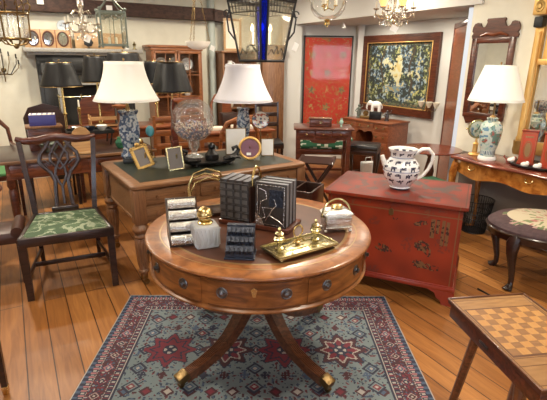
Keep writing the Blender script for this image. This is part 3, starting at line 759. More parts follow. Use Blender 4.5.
# ---- settee with green patterned seat
se = T('settee', 'low settee with green and white patterned seat behind the writing table', 'settee', (.70, 6.15, 0))
def spots(c, n):
    return (.60, .66, .55) if ns(c, 34, 2) > .12 else (.02, .12, .06)
m = MB(); m.box((0, 0, .52), (.72, .42, .17), bev=.04)
bmesh.ops.subdivide_edges(m.bm, edges=m.bm.edges[:], cuts=12, use_grid_fill=True); m.obj('seat_cushion', 'painted_matt', se, paint=spots)
m = MB(); m.box((0, 0, .40), (.76, .46, .07), bev=.01); m.obj('seat_rail', 'mahogany', se)
m = MB(); m.box((0, -.2, .16), (.70, .025, .03)); m.obj('stretcher', 'mahogany', se)
for sx in (-1, 1):
    for sy in (-1, 1): m = MB(); taper_leg(m, sx*.35, sy*.2, 0, .38, .03, .045); m.obj('leg', 'mahogany', se)

# ---- stool with black seat
bs = T('dressing_stool', 'dark stool with padded black leather seat in front of the kneehole desk', 'stool', (1.14, 5.62, 0), R(-20))
m = MB(); m.box((0, 0, .55), (.40, .34, .07), bev=.03); m.obj('seat', 'black_leather', bs)
m = MB(); m.box((0, 0, .49), (.38, .32, .06), bev=.008); m.obj('seat_rail', 'dark_wood', bs)
for sx in (-1, 1):
    for sy in (-1, 1): m = MB(); m.tube([(sx*.17, sy*.14, .50), (sx*.175, sy*.145, .36), (sx*.16, sy*.13, .15), (sx*.175, sy*.145, .005)], [.028, .024, .015, .022], 8, ref=(0, 1, 0)); m.obj('leg', 'dark_wood', bs)
m = MB(); m.box((0, 0, .14), (.20, .12, .28), bev=.02, taper=.85); m.tube([(-.05, 0, .27), (-.04, 0, .34), (.04, 0, .34), (.05, 0, .27)], .006, 6, ref=(0, 1, 0))
tag(m.obj('carrier_bag', 'paper'), 'white paper bag standing on the floor behind the black seated stool', 'bag', None, (1.28, 5.92, 0), R(15))

# ---- X-frame folding stand and open box between desk and chest
xf = T('folding_stand', 'dark X-frame folding wooden stand between the oak desk and writing table', 'stand', (.45, 4.62, 0), R(-12))
for s in (-1, 1):
    for k in (-1, 1):
        m = MB(); m.tube([(k*.17, s*.15+k*.022, .012), (-k*.17, s*.15+k*.022, .56)], .020, ref=(0, 1, 0), square=True); m.obj('leg', 'dark_wood', xf)
m = MB(); m.box((.172, 0, .57), (.035, .40, .035), bev=.006); m.obj('top_rail', 'dark_wood', xf)
m = MB(); m.box((-.172, 0, .57), (.035, .40, .035), bev=.006); m.box((0, 0, .575), (.34, .34, .012)); m.obj('top_rail', 'dark_wood', xf)
m = MB(); m.box((0, 0, .305), (.022, .34, .022)); m.obj('pivot_rail', 'dark_wood', xf)
cb = T('open_coffer', 'dark open-topped wooden trough box on short legs, behind the drum table', 'box', (.20, 3.31, 0), R(-24))
m = MB()
for s in (-1, 1): m.box((0, s*.14, .58), (.30, .016, .16), bev=.003); m.box((s*.142, 0, .58), (.016, .28, .16), bev=.003)
m.box((0, 0, .51), (.29, .27, .015)); m.obj('trough', 'dark_wood', cb)
m = MB(); m.box((0, 0, .60), (.012, .27, .12)); m.obj('divider', 'dark_wood', cb)
for sx in (-1, 1):
    for sy in (-1, 1): m = MB(); taper_leg(m, sx*.13, sy*.12, 0, .51, .025, .03); m.obj('leg', 'dark_wood', cb)

# ================================================================== LEFT SIDE FURNITURE
lt = T('library_table', 'red-brown mahogany library table with pale edged top behind the green seated chair', 'table', (-1.90, 4.26, 0), R(30.5))
m = MB(); m.box((0, 0, .738), (1.3, .82, .024), bev=.006); m.obj('tabletop', 'dark_wood', lt)
m = MB(); m.box((0, -.413, .738), (1.3, .012, .026), bev=.004); m.obj('front_edge', 'oak', lt)
m = MB(); m.box((0, 0, .655), (1.24, .75, .14)); m.obj('frieze', 'red_wood', lt)
for x in (-.31, .31):
    m = MB(); m.box((x, -.378, .655), (.56, .012, .10), bev=.003); d_ = m.obj('drawer', 'red_wood', lt)
    for q in (-.18, .18): m = MB(); m.sphere((x+q, -.392, .655), .014, n=8); m.obj('knob', 'dark_wood', d_)
for sx in (-1, 1):
    for sy in (-1, 1):
        m = MB(); m.lathe([(.0, 0), (.018, 0), (.026, .05), (.022, .08), (.032, .30), (.036, .48), (.028, .50), (.04, .53), (.035, .60)], (sx*.59, sy*.34, 0), 14, cap=False); m.obj('leg', 'mahogany', lt)
# simple back room chairs
def small_chair(name, label, loc, rz, wm='mahogany', sm='leather', style='hoop', cat='chair', group=None, h=.95, w=.44):
    t = T(name, label, cat, loc, rz, group)
    m = MB(); m.box((0, 0, .455), (w, .42, .04), bev=.015); m.obj('seat', sm, t)
    m = MB(); m.box((0, 0, .42), (w, .42, .05), bev=.006); m.obj('seat_rail', wm, t)
    for s in (-1, 1):
        m = MB(); taper_leg(m, s*(w/2-.025), -.18, 0, .42, .028, .038); m.obj('leg', wm, t)
        m = MB(); m.tube([(s*(w/2-.03), .24, .005), (s*(w/2-.03), .20, .42)], .018, ref=(0, 1, 0), square=True); m.obj('leg', wm, t)
    if style == 'hoop':
        m = MB(); hw = w/2-.02
        m.tube([(-hw, .20, .42), (-hw-.01, .23, .65), (-hw*.98, .26, h-.15), (-hw*.7, .275, h-.05), (0, .28, h), (hw*.7, .275, h-.05), (hw*.98, .26, h-.15), (hw+.01, .23, .65), (hw, .20, .42)], [.018, .018, .02, .026, .032, .026, .02, .018, .018], 8, ref=(0, 1, 0)); m.obj('back_frame', wm, t)
        m = MB(); m.prism([(-.05, .45), (.05, .45), (.035, .6), (.075, .78), (.06, h-.03), (-.06, h-.03), (-.075, .78), (-.035, .6)], .235, .25, 'y'); m.obj('splat', wm, t)
    elif style == 'solid':
        m = MB(); m.prism([(-.14, .46), (.14, .46), (.20, .62), (.21, h-.15), (.15, h-.04), (0, h), (-.15, h-.04), (-.21, h-.15), (-.20, .62)], .21, .235, 'y'); m.obj('back_panel', wm, t)
    else:
        for s in (-1, 1): m = MB(); m.tube([(s*(w/2-.03), .20, .42), (s*(w/2-.03), .25, h)], .018, ref=(0, 1, 0), square=True); m.obj('back_post', wm, t)
        for z in (h-.04, h-.18, h-.32): m = MB(); m.box((0, .25-(h-z)*.09, z), (w-.03, .016, .06), bev=.006); m.obj('back_rail', wm, t)
    return t
ac = small_chair('armchair', 'dark armchair with curved crest and bright green seat at the left edge', (-2.93, 4.38, 0), R(35), 'mahogany', 'green_cloth', 'hoop', 'chair', h=1.0, w=.62)
for s in (-1, 1): m = MB(); m.tube([(s*.29, .23, .70), (s*.32, .0, .70), (s*.31, -.16, .68), (s*.29, -.16, .45)], [.016, .018, .02, .016], 8, ref=(0, 0, 1)); m.obj('arm', 'mahogany', ac)
tc_ = small_chair('tub_chair', 'dark round-backed chair rising behind the blue and white box', (-2.46, 4.83, 0), R(30), 'dark_wood', 'leather', 'solid', h=1.09, w=.50)
ov = small_chair('balloon_chair', 'red-brown chair with tall oval back near the brass candlestick', (-2.08, 4.72+.55, 0), R(22), 'red_wood', 'leather', 'solid', h=1.15, w=.34)
pc = T('shield_stand', 'pale wooden round-topped panel standing on the front edge of the library table', 'stand', (-1.735, 3.99, .7505), R(25))
m = MB(); m.box((0, 0, .010), (.17, .09, .02), bev=.005); m.obj('base', 'box_light', pc)
m = MB(); m.prism([(-.06, .018), (.06, .018), (.085, .07), (.090, .13), (.075, .19), (.045, .228), (0, .24), (-.045, .228), (-.075, .19), (-.090, .13), (-.085, .07)], -.008, .008, 'y'); m.obj('panel', 'box_light', pc)
ot = T('occasional_table', 'polished round mahogany table at the left edge behind the green seated chair', 'table', (-2.44, 3.16, 0))
m = MB(); m.lathe([(0, .59), (.35, .59), (.37, .60), (.37, .612), (.36, .618), (0, .618)], n=40, cap=False); m.obj('tabletop', 'mahogany', ot)
m = MB(); m.lathe([(0, .59), (.05, .58), (.03, .5), (.05, .38), (.03, .25), (0, .22)], n=16, cap=False); m.obj('column', 'mahogany', ot)
for a in (0, 120, 240): m = MB().at(rz=R(a)); m.tube([(.02, 0, .28), (.14, 0, .2), (.24, 0, .06), (.30, 0, .018)], [.022, .02, .017, .016], ref=(0, 1, 0)); m.obj('leg', 'mahogany', ot)
lo = T('leather_bolster_stool', 'low brown leather stool with rolled end, on the floor left of the green seated chair', 'stool', (-2.02, 2.98, 0), R(25))
m = MB(); m.box((0, 0, .36), (.40, .30, .10), bev=.035); m.obj('seat', 'leather', lo)
m = MB(); m.tube([(-.19, -.15, .43), (-.19, .15, .43)], .05, 14); m.tube([(.17, -.15, .40), (.17, .15, .40)], .04, 14); m.obj('bolster', 'leather', lo)
for sx in (-1, 1):
    for sy in (-1, 1): m = MB(); taper_leg(m, sx*.17, sy*.12, 0, .33, .022, .034); m.obj('leg', 'dark_wood', lo)
# dark table whose leg shows at the lower left corner
sl = T('lamp_table', 'dark wooden table leg with brass shoe at the bottom left corner', 'table', (-1.425, 1.56, 0), R(20))
m = MB(); m.box((0, 0, .70), (.50, .46, .022), bev=.005); m.obj('tabletop', 'dark_wood', sl)
m = MB(); m.box((0, 0, .65), (.44, .40, .08)); m.obj('frieze', 'dark_wood', sl)
for sx in (-1, 1):
    for sy in (-1, 1):
        m = MB(); taper_leg(m, sx*.20, sy*.18, .05, .68, .026, .036); lg = m.obj('leg', 'dark_wood', sl)
        m = MB(); m.box((sx*.20, sy*.18, .030), (.032, .032, .05), bev=.004, taper=.8); m.obj('brass_shoe', 'brass', lg)
# cabinet under the blue and white box
mc = T('stationery_cabinet', 'small table-top cabinet under the blue and white box', 'cabinet', (-2.17, 4.20, .7505), R(30)); mc.scale = (1, 1, 1.3)
m = MB(); m.box((0, 0, .078), (.28, .18, .156), bev=.004); m.obj('carcase', 'mahogany', mc)
m = MB(); m.box((0, 0, .164), (.31, .21, .016), bev=.004); m.obj('cabinet_top', 'oak_dark', mc)
m = MB(); m.box((0, -.092, .078), (.24, .01, .11), bev=.003); d_ = m.obj('drawer', 'mahogany', mc)
m = MB(); m.sphere((0, -.103, .078), .010, n=8); m.obj('knob', 'brass', d_)
m = MB(); m.box((0, 0, .05), (.22, .15, .10), 0, bev=.004); m.box((0, 0, .101), (.215, .145, .004), 1)
for i in range(5): m.box((-.085+.043*i, 0, .104), (.012, .12, .002), 0)
tag(m.obj('gift_box', ['box_blue', 'box_top']), 'blue box with pale striped lid on top of the small table-top cabinet', 'box', None, (-2.17, 4.20, .9742), R(24))
# lamp table at the back
rt = T('console_table', 'long dark table standing before the fireplace with black-shaded lamps on it', 'table', (-1.80, 5.30, 0), R(30))
m = MB(); m.box((0, 0, .808), (1.2, .52, .024), bev=.006); m.obj('tabletop', 'red_wood', rt)
m = MB(); m.box((0, 0, .745), (1.12, .46, .10)); m.obj('frieze', 'red_wood', rt)
for sx in (-1, 1):
    for sy in (-1, 1): m = MB(); taper_leg(m, sx*.53, sy*.20, 0, .79, .03, .05); m.obj('leg', 'mahogany', rt)
# tables and chairs between desk and cabinets
ct = T('centre_table', 'orange-brown table set among the chairs behind the potpourri globe', 'table', (-.56, 5.58, 0), R(25))
m = MB(); m.box((0, 0, .748), (1.0, .60, .024), bev=.006); m.obj('tabletop', 'red_wood', ct)
m = MB(); m.box((0, 0, .69), (.92, .52, .09)); m.obj('frieze', 'orange_wood', ct)
for sx in (-1, 1):
    for sy in (-1, 1): m = MB(); taper_leg(m, sx*.43, sy*.24, 0, .74, .03, .05); m.obj('leg', 'orange_wood', ct)
small_chair('ladder_chair', 'orange-brown rail-backed chair left of the dark obelisk lamp', (-1.16, 4.88, 0), R(205), 'orange_wood', 'leather', 'ladder', h=1.02)
small_chair('hoop_chair', 'orange-brown hoop-backed chair between the potpourri globe and the grey-white shade lamp', (-.45, 4.92, 0), R(200), 'orange_wood', 'leather', 'hoop', h=1.0)
small_chair('dining_chair', 'dark rail-backed chair against the tall wooden panel', (-.08, 6.35, 0), R(8), 'dark_wood', 'black_leather', 'ladder', h=1.0, w=.38)
small_chair('side_chair', 'red-brown rail-backed chair beyond the large left lamp', (-1.12, 6.05, 0), R(25), 'red_wood', 'leather', 'ladder', h=1.08)
small_chair('elbow_chair', 'red-brown hoop-backed chair under the plate cabinet', (-.60, 6.42, 0), R(25), 'red_wood', 'leather', 'hoop', h=1.12, w=.5)

# ================================================================== THINGS ON THE DRUM TABLE
TZ = .7406
bc = T('book_carrier', 'brass-handled book trough holding leather volumes at the middle of the drum table', 'book trough', (-.07, 2.26, TZ), R(-23))
m = MB(); m.box((0, 0, .012), (.40, .20, .018), bev=.004); m.box((0, -.098, .018), (.40, .008, .02), bev=.002); m.obj('base', 'mahogany', bc)
m = MB(); m.box((-.022, .0, .12), (.008, .17, .20)); m.obj('divider', 'dark_wood', bc)
m = MB(); m.tube([(-.022, -.05, .21), (-.022, -.05, .26), (-.022, -.025, .30), (-.022, 0, .31), (-.022, .025, .30), (-.022, .05, .26), (-.022, .05, .21)], .006, 8, ref=(1, 0, 0)); m.obj('handle', 'brass', bc)
for sx in (-1, 1):
    for sy in (-1, 1): m = MB(); m.sphere((sx*.18, sy*.08, -.001+.0035), .004, n=6); m.obj('foot', 'brass', bc)
def W_(base, rz, x, y, z=0):
    c, s = math.cos(rz), math.sin(rz); return (base[0]+c*x-s*y, base[1]+s*x+c*y, base[2]+z)
B0 = (-.07, 2.26, TZ+.0215)
labels = ['dark leather book in the trough, leftmost with silvery ribbed spine', 'dark ribbed leather book, second from the left in the trough', 'dark ribbed leather book, third from the left in the trough', 'dark ribbed leather book in the trough, next to the brass handle']
def spine_book(h, th, d):
    t = T('leather_book', labels[0], 'book', (0, 0, 0), 0, 'leather books in the trough')
    m = MB(); m.box((0, .004, h/2), (th-.006, d-.010, h-.008)); m.obj('page_block', 'gray_cloth', t)
    m = MB()
    for s in (-1, 1): m.box((s*(th/2-.0015), 0, h/2), (.003, d, h), bev=.001)
    m.grid(lambda u, v: ((u-.5)*th, -d/2-.006*math.cos((u-.5)*PI), v*h), 8, 1); m.obj('cover', 'cover_dark', t)
    m = MB()
    for k in range(6): m.tube([((u-.5)*th*1.02, -d/2-.0085*math.cos((u-.5)*PI)-.001, h*(.07+k*.172)) for u in (0, .25, .5, .75, 1)], .0028, 6, ref=(0, 0, 1))
    m.obj('raised_bands', 'cover_dark', t)
    m = MB()
    for k in (0, 1, 2, 3, 4): m.box((0, -d/2-.0065, h*(.155+.172*k)), (th*.70, .003, h*.10))
    m.obj('tooling', 'dull_silver', t)
    return t
b0 = spine_book(.225, .041, .15); b0.location = W_(B0, R(-23), -.178, -.005); b0.rotation_euler = (0, 0, R(-23))
for i in range(1, 4): dup(b0, W_(B0, R(-23), -.178+.0425*i, -.005), R(-23), labels[i])
# right group : volumes with tooled covers facing the viewer
def cover_book(w, h, th):
    t = T('tooled_book', '', 'book', (0, 0, 0), 0, 'tooled volumes in the trough')
    m = MB(); m.box((.002, 0, h/2), (w-.010, th-.006, h-.008)); m.obj('page_block', 'gray_cloth', t)
    m = MB(); m.box((0, -th/2+.0018, h/2), (w, .0035, h), bev=.001); m.box((0, th/2-.0018, h/2), (w, .0035, h), bev=.001); m.box((-w/2+.002, 0, h/2), (.004, th, h), bev=.001)
    m.obj('cover', 'cover_dark', t)
    m = MB(); y = -th/2-.0008
    for s in (-1, 1): m.box((s*(w/2-.012), y, h/2), (.003, .0016, h-.02)); m.box((0, y, h/2+s*(h/2-.012)), (w-.02, .0016, .003))
    m.tube([(-.07, y, .03), (-.03, y, .05), (-.045, y, .10), (.01, y, .10), (-.005, y, .06), (.04, y, .04), (.07, y, .02)], .0022, 5, ref=(0, 1, 0))
    m.tube([(-.065, y, .06), (-.055, y, .13), (-.02, y, .15), (-.03, y, .19), (-.065, y, .20)], .0022, 5, ref=(0, 1, 0)); m.tube([(-.03, y, .03), (.0, y, .08), (.03, y, .12), (.02, y, .15)], .0022, 5, ref=(0, 1, 0))
    m.prism([(-w/2, .0), (-w/2+.05, .0), (-w/2+.035, .04), (-w/2, .07)], y-.0005, y+.001, 'y'); m.obj('tooling', 'silver', t)
    m = MB(); m.box((.03, y, .155), (.075, .001, .09)); m.obj('cover_panel', 'slate_blue', t)
    return t
k0 = cover_book(.172, .232, .045); k0['label'] = 'dark book with silver tooled cover facing out, front of the three beside the handle'
k0.location = W_(B0, R(-23), .095, -.058); k0.rotation_euler = (0, 0, R(-23))
dup(k0, W_(B0, R(-23), .095, -.010), R(-23), 'grey-topped tooled book, middle of the three beside the brass handle')
dup(k0, W_(B0, R(-23), .095, .038), R(-23), 'grey-topped tooled book, rearmost of the three beside the brass handle')
# letter rack imitating book spines
lr = T('letter_rack', 'silver ribbed letter rack shaped like stacked spines at the left of the drum table', 'letter rack', (-.435, 2.02, TZ), R(17))
m = MB(); m.prism([(-.075, 0), (.075, 0), (.075, .012), (.072, .185), (.055, .192), (-.07, .030)][0:0] or [(-.085, 0), (.085, 0), (.085, .19), (.070, .19), (-.085, .03)], -.074, -.066, 'x')
m.prism([(-.085, 0), (.085, 0), (.085, .19), (.070, .19), (-.085, .03)], .066, .074, 'x'); m.box((0, 0, .006), (.145, .17, .012)); m.box((0, .082, .095), (.145, .008, .19)); m.obj('frame', 'dark_wood', lr)
for k, (zz, yy) in enumerate(((.025, -.075), (.075, -.035), (.120, .005), (.165, .043))):
    m = MB(); P = []
    for x in [(-.066+.132*i/44) for i in range(45)]:
        rr = .0275+.0022*(1 if int((x+1)*340) % 2 else 0)
        P.append([(x, yy+rr*math.cos(R(200-20*j))*.8, zz+rr*math.sin(R(200-20*j))*1.05) for j in range(12)])
    m.ring_poly(P); m.obj('ribbed_spine', 'silver', lr)
# cut glass inkwell
iw = T('glass_inkwell', 'square cut-glass inkwell with round brass lid near the front left rim', 'inkwell', (-.318, 1.955, TZ), R(22))
m = MB(); m.box((0, 0, .056), (.112, .112, .11), bev=.012)
for s in (-1, 1):
    for k in range(6):
        m.tube([(-.045+.018*k, s*.0565, .015), (-.035+.016*k, s*.058, .05), (-.048+.018*k, s*.0565, .098)], .0035, 5, ref=(0, 1, 0)); m.tube([(s*.0565, -.045+.018*k, .015), (s*.058, -.035+.016*k, .05), (s*.0565, -.048+.018*k, .098)], .0035, 5, ref=(1, 0, 0))
m.obj('glass_body', 'cut_glass', iw)
m = MB(); m.box((0, 0, .045), (.062, .062, .07), bev=.02); m.obj('ink_well', 'glass_frost', iw)
m = MB(); m.lathe([(0, .11), (.034, .11), (.036, .118), (.030, .124), (.022, .126)], n=24, cap=False); m.sphere((0, 0, .155), .037, n=28); m.lathe([(.0372, .150), (.0385, .153), (.0372, .156)], n=28, cap=False); m.obj('lid', 'brass', iw)
# small blue-black rack
sr = T('iron_bookcase_box', 'small blue-black ornamental metal box like a tiny bookcase at the front of the drum table', 'box', (-.145, 1.845, TZ), R(-3))
m = MB(); m.prism([(-.05, 0), (.05, 0), (.05, .128), (.03, .132), (-.05, .035)], -.062, .062, 'x'); m.box((0, 0, .005), (.136, .115, .01), bev=.003); m.box((0, .040, .131), (.128, .03, .008), bev=.002); m.obj('body', 'slate_blue', sr)
for k in range(3):
    m = MB(); z = .030+.034*k; y = -.046+.0265*k
    for i in range(6):
        x = -.05+.02*i; m.tube([(x, y-.005, z), (x, y-.009, z+.013), (x, y+.006, z+.028)], [.0085, .010, .0065], 6, ref=(1, 0, 0))
    m.box((0, y-.006, z-.004), (.124, .010, .005)); m.obj('relief_row', 'slate_blue', sr)
# brass inkstand
ik = T('brass_inkstand', 'brass inkstand tray with two lidded pots and ring handle on the drum table front', 'inkstand', (.124, 1.915, TZ), R(34))
m = MB(); m.box((0, 0, .020), (.335, .170, .008), bev=.003); m.box((0, 0, .013), (.315, .150, .008), bev=.003)
for s in (-1, 1): m.box((0, s*.080, .026), (.33, .006, .006), bev=.002); m.box((s*.163, 0, .026), (.006, .16, .006), bev=.002); m.box((0, s*.03, .0255), (.25, .006, .004), bev=.001)
for sx in (-1, 1):
    for sy in (-1, 1): m.sphere((sx*.15, sy*.07, .006), .0062, n=8)
m.obj('tray', 'pale_brass', ik)
for s in (-1, 1):
    m = MB(); m.lathe([(0, .024), (.020, .024), (.022, .030), (.012, .036), (.011, .052), (.020, .058), (.024, .066), (.024, .082), (.019, .086), (.021, .090), (.021, .098), (.014, .103), (.006, .106), (.006, .112), (.009, .117), (.004, .125), (0, .128)], (s*.105, .015, 0), 20, cap=False)
    m.lathe([(.0245, .070), (.0285, .074), (.0245, .078)], (s*.105, .015, 0), 10, cap=False); m.obj('ink_pot', 'pale_brass', ik)
m = MB(); m.sphere((0, .015, .034), .014, n=10, sz=.6); m.tube([(0, .015, .035), (0, .015, .06)], .004)
m.tube([(.026*math.sin(R(a)), .015, .088-.028*math.cos(R(a))) for a in range(20, 350, 22)], .004, 8, ref=(0, 1, 0)); m.tube([(-.03, .015, .036), (-.015, .015, .045), (0, .015, .040), (.02, .015, .048), (.035, .015, .036)], .005, 6, ref=(0, 1, 0)); m.obj('ring_handle', 'brass', ik)
# silver casket
sc = T('silver_casket', 'embossed silver casket with arched handle near the right rim of the drum table', 'casket', (.325, 2.17, TZ), R(12))
m = MB(); P = []
for z, a, b in ((.014, .066, .036), (.03, .071, .042), (.07, .074, .046), (.088, .070, .043), (.092, .076, .048), (.098, .074, .046)): P.append(rrect(a, b, .014, z))
m.ring_poly(P); m.obj('body', 'silver', sc)
m = MB(); P = []
for k in range(7): a = k/6*PI/2; P.append(rrect(.074*math.cos(a)*.6+.074*.4*(1-k/6)+.004, .044*math.cos(a)+.004, .004, .098+.026*math.sin(a)))
m.ring_poly(P); m.obj('lid', 'silver', sc)
m = MB(); m.tube([(.078*math.cos(R(a)), 0, .075+.095*math.sin(R(a))) for a in range(0, 181, 12)], .005, 8, ref=(0, 1, 0)); m.obj('handle', 'pale_brass', sc)
m = MB(); m.lathe([(0, .122), (.022, .124), (.026, .130), (.02, .140), (0, .144)], n=14, cap=False, sx=1.3); m.obj('finial', 'brass', sc)
m = MB()
for i in range(11): m.sphere((-.066+.0132*i, -.047, .030), .006, n=6)
for i in range(9): m.sphere((-.06+.015*i, -.050, .080), .006, n=6)
m.obj('beading', 'silver', sc)
for sx in (-1, 1):
    for sy in (-1, 1): m = MB(); m.sphere((sx*.066, sy*.038, .0085), .009, n=8); m.obj('foot', 'silver', sc)
# hooped brass and glass stand behind the letter rack
hg = T('hooped_stand', 'glass-sided stand with three tall brass hoops at the back left of the drum table', 'stand', (-.375, 2.42, TZ), R(18)); hg.scale = (1.15, 1, 1.3)
m = MB(); m.box((0, 0, .008), (.20, .15, .014), bev=.003); m.obj('base', 'dark_wood', hg)
for k, (y, h_) in enumerate(((-.05, .17), (0, .20), (.05, .17))):
    m = MB(); w_ = .085
    m.tube([(-w_, y, .014), (-w_, y, h_-.06), (-w_*.75, y, h_-.02), (0, y, h_), (w_*.75, y, h_-.02), (w_, y, h_-.06), (w_, y, .014)], .0045, 8, ref=(0, 1, 0)); m.obj('brass_hoop', 'brass', hg)
m = MB(); m.box((0, -.058, .07), (.15, .003, .10)); m.box((0, .058, .07), (.15, .003, .10)); m.obj('glass_side', 'glass', hg)
fd = T('brass_letter_clip', 'brass figural clip leaning behind the silver letter rack', 'clip', (-.52, 2.30, TZ), R(55))
m = MB(); m.box((0, 0, .005), (.11, .04, .01), bev=.003); m.obj('base', 'old_brass', fd)
m = MB(); m.tube([(-.05, 0, .012), (-.02, 0, .045), (.01, 0, .055), (.035, 0, .095), (.06, 0, .115)], [.006, .013, .012, .010, .004], 8, ref=(0, 1, 0)); m.tube([(.0, 0, .05), (-.03, .0, .09), (-.02, 0, .12)], [.01, .007, .003], 6, ref=(0, 1, 0)); m.obj('figure', 'brass', fd)

# ================================================================== LAMPS
def bell(rt, rb, h, z0, n=10, pw=1.9): return [(rt+(rb-rt)*((1-i/n)**pw), z0+h*i/n) for i in range(n+1)]
def bwcol(c, n):
    a = math.atan2(c.y, c.x); h = ns(c, 42, 1); h2 = ns(c, 90, 2)
    base = (.33, .36, .39)
    if h > .02: base = mix((.03, .05, .10), (.09, .13, .20), .5+h2)
    elif h < -.28 and h2 > .1: base = (.16, .22, .30)
    return base
def lamp(name, label, loc, rz, zb, rb, rt, h, smat, vase, pw=1.9, pleats=0):
    t = T(name, label, 'lamp', loc, rz); zr = zb-loc[2]
    vase(t, zr)
    m = MB(); prof = bell(rt, rb, h, zr, 12, pw)
    if pleats:
        m.ring_poly([[((r+.0018*(i % 2))*math.cos(2*PI*i/pleats), (r+.0018*(i % 2))*math.sin(2*PI*i/pleats), z) for i in range(pleats)] for r, z in prof], 0, False)
    else: m.lathe(prof, n=56, cap=False)
    s_ = m.obj('lamp_shade', smat, t, smooth=30, solid=.002)
    m = MB()
    for r, z in ((rb, zr), (rt, zr+h)):
        m = MB(); m.tube([(r*math.cos(2*PI*i/48), r*math.sin(2*PI*i/48), z) for i in range(48)], .003, 5, closed=True); m.obj('shade_trim', smat if smat != 'black_shade' else 'old_brass', s_)
    m = MB(); m.tube([(0, 0, zr-.05), (0, 0, zr+h+.015)], .004); m.tube([(-rt, 0, zr+h-.004), (rt, 0, zr+h-.004)], .002); m.tube([(0, -rt, zr+h-.004), (0, rt, zr+h-.004)], .002); m.sphere((0, 0, zr+h+.02), .009, n=8); m.obj('harp', 'old_brass', t)
    m = MB(); m.sphere((0, 0, zr+h*.42), .032, n=12); m.obj('bulb', 'flame_bulb' if smat not in ('black_shade',) else 'ceramic', t)
    return t
def hex_vase(r, h, mat='painted_gloss'):
    def f(t, zr):
        m = MB(); m.lathe([(0, 0), (r*1.15, 0), (r*1.2, .012), (r*1.1, .032), (0, .032)], n=4, cap=False, rot=PI/4); m.obj('plinth', 'black_paint', t)
        m = MB(); pr = [(.80, .032), (1.0, .05), (1.02, .06), (.78, .09), (.74, .13), (.92, .19), (1.0, .25), (.98, .30), (.82, .35), (.80, .38), (.96, .40), (.98, .41), (.6, .412)]
        P = []
        for k, z in pr:
            P.append([(r*k*1.08*math.cos(PI/6+PI/3*i), r*k*1.08*math.sin(PI/6+PI/3*i), z*h/.41) for i in range(6)])
        m.ring_poly(P); bmesh.ops.subdivide_edges(m.bm, edges=m.bm.edges[:], cuts=9, use_grid_fill=True)
        m.obj('porcelain_vase', mat, t, paint=bwcol)
        m = MB(); m.lathe([(0, h), (.02, h), (.015, h+.02), (.008, zr-.02), (0, zr-.02)], n=12, cap=False); m.obj('stem', 'old_brass', t)
    return f
lamp('porcelain_lamp', 'lit table lamp with large cream bell shade on blue and white vase, left on desk', (-1.18, 3.63, .7615), R(20), 1.262, .252, .146, .292, 'shade_cream', hex_vase(.085, .42), 1.7, 80)
lamp('vase_lamp', 'table lamp with grey-white bell shade on slim blue and white vase, centre of desk', (-.29, 4.17, .7615), R(10), 1.22, .272, .153, .318, 'shade_grey', hex_vase(.064, .40), 1.6, 0)
def ginger(t, zr):
    m = MB(); m.lathe([(0, 0), (.075, 0), (.078, .015), (.07, .035), (0, .035)], n=28, cap=False); m.obj('plinth', 'ceramic', t)
    def gcol(c, n):
        z = c.z; a = math.atan2(c.y, c.x)
        if .05 < z < .085: return (.05, .10, .16) if (a*14/PI) % 1 > .45 else (.55, .62, .58)
        if z > .34: return (.10, .22, .24) if (a*6) % 1 > .5 else (.50, .58, .54)
        h = ns(c, 22, 3); h2 = ns(c, 45, 4); b = (.50, .58, .54)
        if h > .25 and .1 < z < .33: return (.30, .10, .08) if h2 > .25 else (.12, .22, .18)
        if h < -.3: return (.12, .24, .34)
        return b if h2 > -.25 else (.36, .52, .46)
    m = MB(); m.lathe([(.055, .035), (.062, .045), (.062, .09), (.074, .13), (.088, .20), (.094, .26), (.088, .305), (.062, .335), (.044, .345), (.046, .36), (.05, .365), (.03, .372)], n=60, cap=False)
    bmesh.ops.subdivide_edges(m.bm, edges=[e for e in m.bm.edges if abs(e.verts[0].co.z-e.verts[1].co.z) > .008], cuts=6); m.obj('ginger_jar', 'painted_gloss', t, paint=gcol, smooth=60)
    m = MB(); m.lathe([(.0, .36), (.03, .37), (.02, .385), (.008, .39), (.008, zr+.02), (0, zr+.02)], n=12, cap=False); m.obj('stem', 'old_brass', t)
sc_l = lamp('jar_lamp', 'bright white conical-shade lamp on green ginger jar, on the burr walnut table', (1.89, 3.903, .7580), 0, 1.270, .222, .122, .288, 'shade_white', ginger, 1.0)
# black shaded lamps
def column_base(h0, mat='brass', r=.012):
    def f(t, zr):
        m = MB(); m.lathe([(0, 0), (.07, 0), (.07, .012), (.045, .022), (.03, .03), (r*1.8, .06), (r, .09), (r, zr*.5), (r*1.9, zr*.52), (r, zr*.55), (r*.8, zr+.05), (0, zr+.05)], n=16, cap=False); m.obj('candlestick_base', mat, t)
    return f
BL = [('black tapered shade lamp with gilt rim, leftmost before the fireplace', (-2.09, 4.50, .7515), 1.31, .192, .112, .222),
      ('black shade lamp set furthest back, half hidden between two others', (-2.06, 5.33, .8205), 1.31, .17, .11, .29),
      ('tall black shade lamp standing directly behind the cream bell shade', (-1.70, 5.22, .8205), 1.32, .225, .16, .32),
      ('black shade lamp partly hidden at the right of the cream bell shade', (-1.42, 5.48, .8205), 1.30, .15, .11, .25)]
for lab, loc, zb, rb, rt_, h in BL:
    t = lamp('black_shade_lamp', lab, loc, 0, zb, rb, rt_, h, 'black_shade', column_base(.5), 1.0); t['group'] = 'black shaded lamps before the fireplace'
